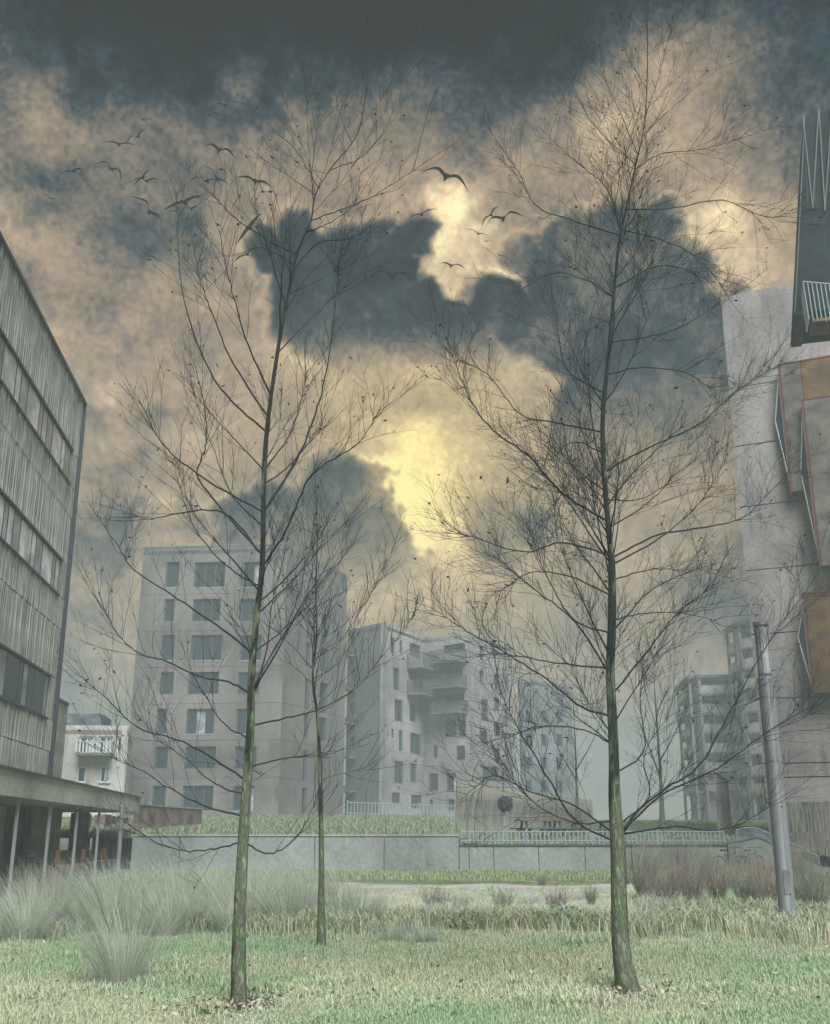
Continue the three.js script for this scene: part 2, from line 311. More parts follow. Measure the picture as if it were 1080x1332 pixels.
// closes a building behind its visible facades: a roof slab and rear walls over a plan
function closeBuilding(g, plan, top, m, y0 = 0) {
  const sh = new THREE.Shape(plan.map((p) => new THREE.Vector2(p.x, -p.z))), geo = new THREE.ExtrudeGeometry(sh, { depth: 0.3, bevelEnabled: false });
  geo.rotateX(-Math.PI / 2); geo.translate(0, top - 0.6, 0); part(g, 'roof', geo, m, g.position.clone().negate());
}
function rearWalls(g, list, y0, y1, m) { for (const [a, b] of list) { const F = facade(a, b); part(g, 'rear_wall', box(F.len - 0.04, y1 - y0 - 0.1, 0.28, F.len / 2, (y0 + y1) / 2 - 0.05, -0.2), m, local(g, F, 0, 0, 0), F.q); } }

// ------------------------------------------------------------------ ground
const WALL = 43;
const wallStepX = at(597, 1098, WALL).x, wallEndX = at(944, 1098, WALL).x, wallLeftX = at(173, 1090, WALL).x;
function terraceY(x, z) {
  const d = -z - WALL, left = 1 - smooth(wallStepX - 0.3, wallStepX + 0.8, x);
  let y = (1.0 + left * 0.36) + smooth(0, 3, d) * 0.22 + smooth(2, 40, d) * 1.25;
  const fall = smooth(wallEndX + 0.5, wallEndX + 7, x) * (1 - smooth(2, 14, d));
  return y - fall * (y - 0.35) + fbm(x * 0.4, 0, z * 0.4, 3) * 0.06;
}
const lawnY = (x, z) => fbm(x * 0.22, 3, z * 0.22, 3) * 0.10 * smooth(4, 8, -z) + smooth(WALL - 7, WALL - 1, -z) * 0.02;
function sheet(x0, x1, z0, z1, nx, nz, fy) {
  const g = new THREE.PlaneGeometry(1, 1, nx, nz), p = g.attributes.position, uv = g.attributes.uv;
  for (let i = 0; i < p.count; i++) { const x = x0 + (p.getX(i) + 0.5) * (x1 - x0), z = z0 + (p.getY(i) + 0.5) * (z1 - z0); p.setXYZ(i, x, fy(x, z), z); uv.setXY(i, x, z); }
  g.computeVertexNormals(); if (z1 > z0) { const ix = g.index.array; for (let k = 0; k < ix.length; k += 3) { const t = ix[k]; ix[k] = ix[k + 1]; ix[k + 1] = t; } g.computeVertexNormals(); }
  return g;
}
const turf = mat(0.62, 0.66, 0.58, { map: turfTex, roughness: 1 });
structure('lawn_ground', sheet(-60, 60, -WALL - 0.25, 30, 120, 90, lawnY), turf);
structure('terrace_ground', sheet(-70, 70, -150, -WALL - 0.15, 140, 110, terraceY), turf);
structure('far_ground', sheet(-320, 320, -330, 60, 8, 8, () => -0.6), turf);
{
  const a = ground(400, 1150), b = ground(840, 1149), c = ground(860, 1186), d = ground(380, 1190), sh = [];
  const N = 26, top = [], bot = [];
  for (let k = 0; k <= N; k++) { const t = k / N; top.push(a.clone().lerp(b, t).add(V(0, 0, vnoise(t * 9, 1, 0) * 0.7))); bot.push(d.clone().lerp(c, t).add(V(0, 0, vnoise(t * 11, 7, 0) * 0.7))); }
  const pos = [], uv = [], ix = [], NR = 10;
  for (let k = 0; k <= N; k++) for (let r = 0; r <= NR; r++) { const q = bot[k].clone().lerp(top[k], r / NR); pos.push(q.x, lawnY(q.x, q.z) + 0.012, q.z); uv.push(q.x, q.z); }
  for (let k = 0; k < N; k++) for (let r = 0; r < NR; r++) { const o = k * (NR + 1) + r; ix.push(o, o + NR + 1, o + 1, o + 1, o + NR + 1, o + NR + 2); }
  const g = new THREE.BufferGeometry(); g.setAttribute('position', new THREE.Float32BufferAttribute(pos, 3)); g.setAttribute('uv', new THREE.Float32BufferAttribute(uv, 2)); g.setIndex(ix); g.computeVertexNormals();
  structure('gravel_path', g, mat(0.62, 0.6, 0.58, { map: gravelTex, roughness: 1 }));
}

// ------------------------------------------------------------------ retaining wall with picket railing, ramp and stair
{
  const w = thing('retaining_wall', 'long low grey concrete retaining wall below the terrace', 'wall', V(0, 0, -WALL));
  const edges = [wallLeftX, ...[235, 320, 410, 500, 597].map((p) => at(p, 1098, WALL).x)];
  for (let k = 0; k < edges.length - 1; k++) part(w, 'wall_panel', box(edges[k + 1] - edges[k] - 0.03, 1.65, 0.28, (edges[k] + edges[k + 1]) / 2, 0.6, -0.02), M.concreteWall);
  const e2 = [597, 610, 642, 700, 760, 820, 880, 944].map((p) => at(p, 1098, WALL).x);
  for (let k = 0; k < e2.length - 1; k++) part(w, 'wall_panel', box(e2[k + 1] - e2[k] - 0.03, 1.28, 0.28, (e2[k] + e2[k + 1]) / 2, 0.42, -0.02), M.concreteWall);
  part(w, 'joint_backing', merge([box(wallStepX - wallLeftX - 0.05, 1.55, 0.16, (wallStepX + wallLeftX) / 2, 0.6, -0.06), box(wallEndX - wallStepX - 0.05, 1.2, 0.16, (wallStepX + wallEndX) / 2, 0.42, -0.06)]), M.joint);
  part(w, 'coping', box(wallStepX - wallLeftX, 0.06, 0.36, (wallStepX + wallLeftX) / 2, 1.46, -0.02), M.concretePale);
  part(w, 'coping', box(wallEndX - wallStepX, 0.05, 0.36, (wallStepX + wallEndX) / 2, 1.09, -0.02), M.claddingTrim);
}
function picketRun(name, label, a, b, h, m, every = 0.2, width = 0.05, group, cat = 'railing') {
  const F = facade(a, b), g = thing(name, label, cat, V(a.x, Math.min(a.y, b.y), a.z), 0, group), list = [], n = Math.round(F.len / every);
  const yy = (t) => a.y + (b.y - a.y) * t, r = rng(n + 7);
  for (let k = 0; k <= n; k++) { const t = k / n, hh = h + (r() - 0.5) * 0.03; const q = box(width, hh, 0.025, t * F.len, yy(t) + hh / 2 + 0.06, 0); list.push(q); }
  stuff(part(g, 'pickets', merge(list), m, local(g, F, 0, 0, 0), F.q));
  const np = Math.max(1, Math.round(F.len / 2.4));
  for (let k = 0; k <= np; k++) { const t = k / np; part(g, 'post', box(0.08, h + 0.12, 0.08, t * F.len, yy(t) + h / 2 + 0.06, -0.06), m, local(g, F, 0, 0, 0), F.q); }
  for (const f of [0.18, 0.9]) part(g, 'rail', rod(F.point(0, yy(0) + h * f + 0.06, -0.03), F.point(F.len, yy(1) + h * f + 0.06, -0.03), 0.03, 6).translate(-g.position.x, -g.position.y, -g.position.z), m);
  return g;
}
const wl = (px, py) => at(px, py, WALL);
picketRun('picket_railing', 'low pale picket railing along the top of the retaining wall', V(wallStepX + 0.1, 1.11, -WALL - 0.02), V(wallEndX - 0.05, 1.11, -WALL - 0.02), 0.46, M.railing, 0.16, 0.055);
picketRun('picket_railing', 'faint picket railing on the terrace in front of the apartment blocks', V(at(452, 1062, 72).x, terraceY(-2, -72), -72), V(at(592, 1062, 72).x, terraceY(2, -72), -72), 0.9, M.railing, 0.22, 0.05);
{
  // ramp wall that steps down to the lawn beyond the end of the terrace wall
  const pts = [wl(946, 1098), wl(962, 1096), wl(985, 1091), wl(1003, 1099), wl(1035, 1114), wl(1068, 1127)], g = thing('ramp_wall', 'concrete ramp wall sloping down beside the lamp column', 'wall', V(pts[0].x, 0, -WALL));
  const s = new THREE.Shape(); s.moveTo(0, -0.4); for (const p of pts) s.lineTo(p.x - pts[0].x, p.y); s.lineTo(pts[5].x - pts[0].x + 3, -0.05); s.lineTo(pts[5].x - pts[0].x + 3, -0.4); s.closePath();
  part(g, 'wall_panel', new THREE.ExtrudeGeometry(s, { depth: 0.25, bevelEnabled: false }).translate(0, 0, -0.12), M.concreteWall);
  part(g, 'coping', stem(spline(pts.map((p) => V(p.x - pts[0].x, p.y + 0.03, 0.02)), 30), new Array(31).fill(0.055), 6), M.claddingTrim);
  const r = thing('ramp_railing', 'curved green-grey bar railing climbing the ramp', 'railing', V(pts[0].x, 0, -WALL));
  const top = spline([wl(958, 1080), wl(972, 1077), wl(985, 1078), wl(1003, 1085), wl(1035, 1099), wl(1064, 1114)].map((p) => V(p.x - pts[0].x, p.y, 0)), 40), bars = [];
  part(r, 'handrail', stem(top, new Array(41).fill(0.035), 6), M.railing);
  const low = spline([wl(958, 1097), wl(985, 1092), wl(1003, 1100), wl(1035, 1115), wl(1067, 1127)].map((p) => V(p.x - pts[0].x, p.y + 0.05, 0)), 40);
  for (let k = 0; k <= 40; k += 1) bars.push(rod(top[k], low[k], 0.018, 5));
  stuff(part(r, 'bars', merge(bars), M.railing));
  for (const k of [0, 20, 40]) part(r, 'post', rod(top[k], low[k].clone().setY(low[k].y - 0.1), 0.035, 6), M.railing);
}
picketRun('board_fence', 'tall pale vertical board fence at the foot of the panelled block', at(1016, 1084, 46).setY(0.95), at(1095, 1084, 44.6).setY(0.95), 1.75, M.timberGrey, 0.15, 0.12, undefined, 'fence');
picketRun('board_fence', 'lower pale board fence standing just below the tall board fence', at(1022, 1107, 44.4).setY(0.45), at(1100, 1107, 43.6).setY(0.45), 1.05, M.timberGrey, 0.15, 0.12, undefined, 'fence');

// ------------------------------------------------------------------ the clad office block and its entrance canopy
const canA = ground(12, 1173), canB = ground(169, 1137), canDir = canB.clone().sub(canA).normalize();
const canF = facade(canA.clone().addScaledVector(canDir, -9), canB);
{
  const g = thing('canopy_pavilion', 'single-storey entrance pavilion with deep flat fascia and slender posts', 'building', canA.clone());
  const L = canF.len, H1 = canF.hit(165, 1040)[1], H0 = canF.hit(150, 1055)[1], put = (name, geo, m) => part(g, name, geo, m, local(g, canF, 0, 0, 0), canF.q);
  const top = canF.hit(60, 1014)[1], low = canF.hit(60, 1043)[1], set = -2.3;
  put('fascia', box(L, top - low, 0.16, L / 2, (top + low) / 2, 0.12), M.render);
  put('roof_edge', box(L + 0.1, 0.06, 0.3, L / 2, top + 0.03, 0.12), M.claddingTrim);
  put('soffit', box(L, 0.14, 3.6, L / 2, low + 0.08, -1.77), M.render);
  put('roof', box(L, 0.14, 6, L / 2, top - 0.12, -2.97), M.concreteMid);
  put('plinth', box(L + 0.2, 0.22, 3.4, L / 2, 0.0, -1.4), M.concretePale);
  for (const x of [18, 61, 97, 126]) { const s = canF.hit(x, 1090)[0]; put('post', box(0.07, low, 0.07, s, low / 2, 0.02), M.metalPale); }
  { const s = canF.hit(145, 1090)[0]; put('downpipe', cyl(0.08, 0.08, low + 0.1, s, 0, 0.3, 12), M.steel); }
  const back = facade(canF.point(0, 0, set), canF.point(L, 0, set)), bs = (x) => back.hit(x, 1085)[0], bput = (name, geo, m) => part(g, name, geo, m, local(g, back, 0, 0, 0), back.q);
  const wx0 = bs(14), wx1 = bs(50);
  for (const [x0, x1] of [[46, 57], [86, 96], [117, 127], [160, 168]]) bput('brick_pier', box(bs(x1) - bs(x0), low, 0.35, (bs(x0) + bs(x1)) / 2, low / 2, 0.4), M.brick);
  const wy0 = back.hit(35, 1106)[1], wy1 = back.hit(35, 1056)[1];
  bput('wall_panel', wallBand(0, wx1 + 0.2, 0, low, [[wx0, wx1, wy0, wy1]], 0.25), M.render);
  windowIn(g, back, [wx0, wx1, wy0, wy1, { panes: 3, glass: [M.blind, M.glassBlue, M.blind], frame: M.frame }]);
  bput('door', box(bs(88) - bs(57), low - 0.75, 0.1, (bs(57) + bs(88)) / 2, low / 2 + 0.4, -0.6), M.blind);
  for (let k = 0; k < 4; k++) bput('step', box(bs(88) - bs(57), 0.19, 0.5, (bs(57) + bs(88)) / 2, 0.15 + k * 0.19, 0.9 - k * 0.38), M.concretePale);
  for (const [x0, x1] of [[97, 118], [127, 143]]) bput('wall_panel', box(bs(x1) - bs(x0), low, 0.2, (bs(x0) + bs(x1)) / 2, low / 2, -0.1), M.concreteBlue);
  bput('brick_wall', box(bs(172) - bs(143), low, 0.2, (bs(143) + bs(172)) / 2, low / 2, -0.15), M.brick);
  bput('rear_wall', box(L, low, 0.2, L / 2, low / 2, -3.2), M.concreteWall);
  // the slatted clad block above and behind
  const tf = facade(canF.point(0, 0, -1.0), canF.point(L, 0, -1.0)), end = tf.hit(58, 1085)[0], topY = tf.hit(105, 515)[1];
  const b = thing('clad_office_block', 'tall office block clad in weathered vertical boards with ribbon windows', 'building', tf.point(end, 0, 0));
  const bl = (geo, name, m) => part(b, name, geo, m, local(b, tf, 0, 0, 0), tf.q);
  const rows = [[93, 582, 91, 629, 12, 440, 507], [80, 727, 79, 776, 12, 646, 711], [68, 880, 65, 936, 12, 843, 912]].map(([xa, ya, xb, yb]) => [tf.hit(xa, ya)[1], tf.hit(xb, yb)[1], tf.hit(xa, (ya + yb) / 2)[0]]);
  const wEnd = rows[0][2], cuts = [top - 0.1, tf.hit(65, 978)[1], rows[2][1], rows[2][0], tf.hit(78, 818)[1], rows[1][1], rows[1][0], tf.hit(85, 662)[1], rows[0][1], rows[0][0], topY];
  const s0 = -6;
  for (let k = 0; k < cuts.length - 1; k++) {
    const win = k === 2 || k === 5 || k === 8, y0 = cuts[k], y1 = cuts[k + 1];
    const ribs = [], rib = (a, c, d) => ribs.push(box(a, y1 - y0 - 0.03, d, c, (y0 + y1) / 2 + 0.015, -0.08 + d / 2)), r = rng(k + 3);
    const from = win ? wEnd : s0;
    bl(box(end - from, y1 - y0 - 0.03, 0.2, (end + from) / 2, (y0 + y1) / 2 + 0.015, -0.18), 'cladding_panel', M.cladding);
    for (let s = from + 0.08; s < end - 0.08; s += 0.19) rib(0.1 + r() * 0.04, s, 0.045 + r() * 0.03);
    stuff(bl(merge(ribs), 'cladding_boards', M.cladding));
    if (!win) continue;
    const kinds = [[1.35, M.blind], [0.75, M.blindGrey], [0.5, M.blind], [1.25, M.blind], [0.7, M.blindGrey], [0.55, M.blind], [0.4, M.blindGrey]], low3 = k === 2; let s = wEnd - 0.05, q = k;
    while (s > s0) {
      const [w, m] = kinds[q++ % kinds.length], hh = y1 - y0;
      const f = bl(merge([box(w, 0.07, 0.06, s - w / 2, y1 - 0.035, -0.06), box(w, 0.07, 0.06, s - w / 2, y0 + 0.035, -0.06), box(0.05, hh - 0.14, 0.05, s - 0.03, (y0 + y1) / 2, -0.055)]), 'window', M.claddingTrim);
      part(f, 'pane', box(w - 0.07, hh - 0.15, 0.03, s - w / 2 - 0.03, (y0 + y1) / 2, -0.055), low3 ? (q % 3 ? M.glassBlue : M.blindGrey) : m);
      s -= w;
    }
    for (const yy of [y0, y1]) bl(box(wEnd - s0 + 0.06, 0.06, 0.1, (wEnd + s0) / 2 + 0.03, yy, -0.025), 'window_trim', M.claddingTrim);
  }
  bl(box(0.16, topY - top + 0.1, 0.3, end + 0.06, (topY + top) / 2, -0.12), 'corner_trim', M.claddingTrim);
  bl(box(end - s0 + 0.2, 0.1, 0.3, (end + s0) / 2, topY + 0.04, -0.1), 'roof_edge', M.claddingTrim);
  bl(box(end - s0, 0.2, 9.6, (end + s0) / 2, topY - 0.3, -5.1), 'roof', M.concreteMid);
  bl(box(0.25, topY - top - 0.3, 9.4, end - 0.15, (topY + top) / 2, -5.0), 'rear_wall', M.cladding);
  bl(box(end - s0, topY - top - 0.3, 0.2, (end + s0) / 2, (topY + top) / 2, -9.8), 'rear_wall', M.cladding);
  // a lower clad annexe beyond the block's far corner
  const an = facade(tf.point(end + 0.5, 0, -0.5), tf.point(end + 6, 0, -0.5)), ax = an.hit(84, 960)[0], ay = an.hit(80, 914)[1];
  const a = thing('clad_annexe', 'narrow pale board-clad annexe rising behind the pavilion roof', 'building', an.point(0, 0, 0)), ribs = [];
  part(a, 'wall_panel', box(ax, ay, 5, ax / 2, ay / 2, -2.5), M.timberGrey, local(a, an, 0, 0, 0), an.q);
  for (let s = 0.1; s < ax; s += 0.22) ribs.push(box(0.1, ay - 0.1, 0.05, s, ay / 2, 0.02));
  stuff(part(a, 'cladding_boards', merge(ribs), M.timberGrey, local(a, an, 0, 0, 0), an.q));
  part(a, 'roof_edge', box(ax + 0.1, 0.1, 5.1, ax / 2, ay + 0.05, -2.5), M.claddingTrim, local(a, an, 0, 0, 0), an.q);
}

// ------------------------------------------------------------------ apartment blocks beyond the terrace
function depthFor(px, py, h) { return atHeight(px, py, h); }
const down = (p) => V(p.x, 0, p.z);
{
  // broad concrete block behind the slender pair of trees
  const TOP = at(372, 708, 82).y, A = down(depthFor(187, 713, TOP)), B = down(depthFor(374, 708, TOP)), K = down(depthFor(452, 748, TOP)), F = facade(A, B), S = facade(B, K), y0 = 2.2;
  const g = thing('concrete_apartment_block', 'broad grey concrete apartment block with stacked dark windows, seven storeys', 'building', V(A.x, y0, A.z)), wins = [], dark = [M.glass, M.glassBlue], rows = [731, 779, 826, 874, 922, 971, 1022], step = F.hit(300, 779)[1] - F.hit(300, 826)[1], r = rng(12);
  rows.forEach((py, k) => {
    const h = 33 - (k % 2) * 4;
    for (const [x0, x1, panes, hh] of [[216, 233, 1, h], [253, 293, 3, h], [316, 344, 2, h]]) {
      const drift = (0.055 * (py - 731)) * ((x0 - 540) / -300) * -1, q = (r() - 0.5) * 3 * (k > 0), W = F.rect(x0 + drift + q, x1 + drift + q - (k % 3 === 1 ? 4 : 0), py, py + hh);
      if (W[0] > 0.3 && W[1] < F.len - 0.3) wins.push([...W, { panes, glass: [dark[(k + panes) % 2], r() < 0.22 ? M.blindGrey : dark[k % 2], M.glass], sill: k % 2 === 0, set: 0.2 }]);
    }
  });
  const joints = rows.map((py) => F.hit(300, py + 41)[1]);
  buildWall(g, F, 0, F.len, y0, TOP, joints, wins, M.concreteMid);
  const sw = [];
  rows.forEach((py, k) => { if (k) { const yb = F.hit(300, py + 33)[1], yt = F.hit(300, py)[1]; for (const [a, b] of [[398, 404], [417, 427]]) { const s0 = S.hit(a, 860)[0], s1 = S.hit(b, 860)[0]; sw.push([s0, s1, yb - (k % 2) * 0.5, yt, { panes: 1, sill: false, set: 0.22 }]); } } });
  buildWall(g, S, 0, S.len, y0, TOP, joints, sw, M.concreteMid);
  const A2 = A.clone().multiplyScalar(1.16), K2 = K.clone().multiplyScalar(1.08).add(V(-0.6, 0, 0));
  closeBuilding(g, [A, B, K, K2, A2].map((p) => p.clone()), TOP, M.concreteBlue);
  rearWalls(g, [[K, K2], [K2, A2], [A2, A]], y0, TOP, M.concreteMid);
  part(g, 'parapet', box(F.len + 0.1, 0.12, 0.4, F.len / 2, TOP + 0.04, -0.17), M.concreteBlue, local(g, F, 0, 0, 0), F.q);
}
{
  // L-shaped block with balconies in its inner corner
  const TOP = at(499, 809, 98).y, y0 = 2.3, c = [[453, 820], [465, 817], [499, 809], [553, 829], [613, 821], [664, 840]].map(([x, y]) => down(depthFor(x, y, TOP)));
  const g = thing('balcony_apartment_block', 'pale folded apartment block with grey balconies round its inner corner', 'building', V(c[2].x, y0, c[2].z));
  const fs = c.slice(0, -1).map((p, k) => facade(p, c[k + 1])), J = [855, 896, 937, 977, 1013].map((py) => fs[1].hit(482, py)[1]), win = (F, list, o = {}) => list.map(([x0, x1, ya, yb]) => [...F.rect(x0, x1, ya, yb), { sill: false, set: 0.18, t: 0.1, ...o }]).filter((w) => w[0] > 0.05 && w[1] < F.len - 0.05);
  // slot with small balconies
  const slot = [823, 845, 867, 889, 911, 933, 955, 977, 999, 1021].map((y) => [455, 462, y + 3, y + 19]);
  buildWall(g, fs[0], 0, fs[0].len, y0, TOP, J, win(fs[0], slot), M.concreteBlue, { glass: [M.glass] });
  for (let k = 0; k < 5; k++) { const R = fs[0].rect(454.5, 463.5, 846 + k * 44, 855 + k * 44); balconyOn(g, fs[0], R[0], R[1], R[2], R[3], 0.7); }
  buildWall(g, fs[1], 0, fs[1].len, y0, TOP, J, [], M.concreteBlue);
  buildWall(g, fs[2], 0, fs[2].len, y0, TOP, J, win(fs[2], [[508, 513.5, 829, 850], [520, 523.5, 833, 850], [512, 520, 869, 898], [513.5, 524, 910, 938], [509.5, 512.5, 948, 960], [519, 524, 950, 977], [513.5, 525, 990, 1019], [510, 520.5, 1031, 1045], [533, 547, 838, 855], [533, 547, 872, 886], [533, 541, 915, 939], [534, 548, 954, 981], [534, 542, 993, 1018], [535, 549, 1034, 1052]]), M.concretePale, { glass: [M.glassBlue, M.glass] });
  for (const [x0, x1, ya, yb] of [[529, 552, 853, 873], [529, 552, 888, 907]]) { const R = fs[2].rect(x0, x1, ya, yb); balconyOn(g, fs[2], R[0], R[1], R[2], R[3], 1.7); }
  buildWall(g, fs[3], 0, fs[3].len, y0, TOP, J, win(fs[3], [[577, 605, 838, 849], [578, 602, 868, 882], [579, 604, 902, 914], [580, 594, 936, 959], [596.5, 606, 936, 959], [594, 605, 970, 989], [558, 570, 1006, 1029], [581, 593, 1005, 1029], [563, 567, 881, 893], [564, 569, 970, 986], [559, 563, 1040, 1050], [583, 592, 1039, 1054], [557, 560, 910, 928]]), M.concretePale, { glass: [M.glass, M.glassBlue] });
  for (const [x0, x1, ya, yb] of [[570, 608, 848, 864], [570, 608, 881, 897], [571, 609, 914, 930]]) { const R = fs[3].rect(x0, x1, ya, yb); balconyOn(g, fs[3], R[0], R[1], R[2], R[3], 1.6); }
  buildWall(g, fs[4], 0, fs[4].len, y0, TOP, J, win(fs[4], [[624, 629, 840, 859], [624, 629, 872, 888], [643.5, 649.5, 876, 898], [626.5, 635, 910, 938], [643, 650, 908, 925], [643, 651, 973, 992], [628, 649.5, 997, 1016], [657, 661, 880, 900], [657, 661, 922, 945], [657, 661, 964, 985], [626, 634, 950, 968], [627, 632, 1028, 1046], [643, 650, 940, 958]]), M.concretePale, { glass: [M.glassBlue, M.glass] });
  const e0 = c[0].clone().multiplyScalar(1.14), e1 = c[5].clone().multiplyScalar(1.1).add(V(-0.8, 0, 0));
  closeBuilding(g, [...c, e1, e0], TOP, M.concreteBlue);
  rearWalls(g, [[c[5], e1], [e1, e0], [e0, c[0]]], y0, TOP, M.concreteBlue);
}
{
  // plain box block further back
  const TOP = at(676, 883, 122).y, A = down(depthFor(676, 883, TOP)), B = down(depthFor(742, 890, TOP)), F = facade(A, B), g = thing('plain_concrete_block', 'plain blue-grey concrete block peering over the slatted enclosure', 'building', V(A.x, 2.4, A.z));
  const wins = []; for (const y of [925, 955, 985, 1015]) for (const x of [684, 704, 724]) wins.push([...F.rect(x, x + 8, y, y + 16), { sill: false, set: 0.15, t: 0.1 }]);
  buildWall(g, F, 0, F.len, 2.4, TOP, [F.hit(700, 917)[1], F.hit(700, 948)[1], F.hit(700, 980)[1]], wins, M.concreteBlue);
  const A2 = A.clone().multiplyScalar(1.1), B2 = B.clone().multiplyScalar(1.1).add(V(-0.6, 0, 0));
  closeBuilding(g, [A, B, B2, A2], TOP, M.concreteBlue); rearWalls(g, [[B, B2], [B2, A2], [A2, A]], 2.4, TOP, M.concreteBlue);
}
{
  // small rendered house between the office block and the concrete block
  const TOP = at(168, 943, 72).y, A = down(depthFor(70, 943, TOP)), B = down(depthFor(168, 944, TOP)), F = facade(A, B), g = thing('rendered_house', 'small pale rendered house with a dark rooftop box', 'building', V(A.x, 1.8, A.z)), w = [];
  for (const [x0, x1, ya, yb, n] of [[103, 122, 958, 980, 2], [128, 147, 958, 980, 2], [130, 144, 996, 1018, 2], [100, 112, 997, 1018, 1], [152, 160, 958, 978, 1], [152, 160, 998, 1016, 1]]) w.push([...F.rect(x0, x1, ya, yb), { panes: n, t: 0.1, set: 0.12, frame: M.framePale, glass: [M.glassBlue, M.blindGrey] }]);
  buildWall(g, F, 0, F.len, 1.8, TOP, [], w, M.render);
  const R = F.rect(102, 148, 970, 984); balconyOn(g, F, R[0], R[1], R[2], R[3] + 0.2, 1.1, M.framePale);
  const b0 = F.rect(84, 130, 927, 942); part(g, 'rooftop_box', box(b0[1] - b0[0], b0[3] - TOP + 0.3, 4, (b0[0] + b0[1]) / 2, (b0[3] + TOP) / 2 - 0.15, -2.6), M.balcony, local(g, F, 0, 0, 0), F.q);
  part(g, 'corner_trim', box(0.35, TOP - 1.8, 0.1, F.len - 0.25, (TOP + 1.8) / 2, 0.06), M.render, local(g, F, 0, 0, 0), F.q);
  const A2 = A.clone().add(V(-2, 0, -9)), B2 = B.clone().add(V(-2, 0, -9));
  closeBuilding(g, [A, B, B2, A2], TOP, M.concreteMid); rearWalls(g, [[B, B2], [B2, A2], [A2, A]], 1.8, TOP, M.render);
}
function balconyStack(name, label, D, c, floorsPx, top, tall) {
  // slab-edged apartment house: deep balcony at every floor with solid pale balustrades
  const TOP = at(c[1][0], c[1][1], D).y, P = c.map(([x, y]) => down(depthFor(x, y, TOP))), g = thing(name, label, 'building', V(P[1].x, 2.4, P[1].z));
  for (let k = 0; k < P.length - 1; k++) {
    const F = facade(P[k], P[k + 1]), ys = floorsPx.map((py) => at(c[1][0], py, D).y), wins = [];
    for (const y of ys) { const n = Math.max(1, Math.floor(F.len / 2.6)); for (let q = 0; q < n; q++) { const s = (F.len * (q + 0.5)) / n, hw = Math.min(0.6, F.len / n * 0.24); wins.push([s - hw, s + hw, y + 0.25, Math.min(y + 2.2, TOP - 0.3), { sill: false, set: 0.15, t: 0.1 }]); } }
    buildWall(g, F, 0, F.len, 2.4, TOP, [], wins, M.concretePale, { glass: [M.glass, M.glassBlue] });
    for (const y of ys) {
      if (y < 2.6) continue;
      const a = F.len * (k ? 0.06 : 0.1), b = F.len * 0.96, m = (a + b) / 2, bal = part(g, 'balcony', box(b - a, 0.22, 0.9, m, y, 0.46), M.concreteBlue, local(g, F, 0, 0, 0), F.q);
      part(bal, 'balustrade', box((b - a) * 0.8, 1.0, 0.1, m - (b - a) * 0.1, y + 0.62, 0.84), M.render);
      const bars = []; for (let s = m + (b - a) * 0.32; s < b; s += 0.24) bars.push(box(0.05, 0.95, 0.05, s, y + 0.6, 0.84));
      if (bars.length) stuff(part(bal, 'balustrade_bars', merge(bars), M.railing));
    }
    for (const s of [F.len * 0.04, F.len * 0.97]) part(g, 'column', box(0.3, TOP - 2.4, 0.3, s, (TOP + 2.4) / 2, 0.7), M.concretePale, local(g, F, 0, 0, 0), F.q);
    part(g, 'roof_slab', box(F.len + 0.4, 0.35, 1.5, F.len / 2, TOP + 0.1, 0.3), M.balcony, local(g, F, 0, 0, 0), F.q);
  }
  const a = P[0].clone().multiplyScalar(1.09).add(V(0.6, 0, 0)), b = P[P.length - 1].clone().multiplyScalar(1.09);
  closeBuilding(g, [...P, b, a], TOP, M.concreteMid); rearWalls(g, [[P[P.length - 1], b], [b, a], [a, P[0]]], 2.4, TOP, M.concreteMid);
}
balconyStack('slab_balcony_house', 'mid-rise apartment house with deep slab balconies and rounded roof edge', 128, [[888, 898], [905, 882], [962, 882]], [905, 930, 955, 980, 1005, 1030], 0);
balconyStack('tall_balcony_house', 'taller balcony apartment house showing behind the lamp column', 118, [[953, 822], [966, 813], [998, 806]], [846, 872, 898, 928, 955, 982, 1010, 1034], 0);

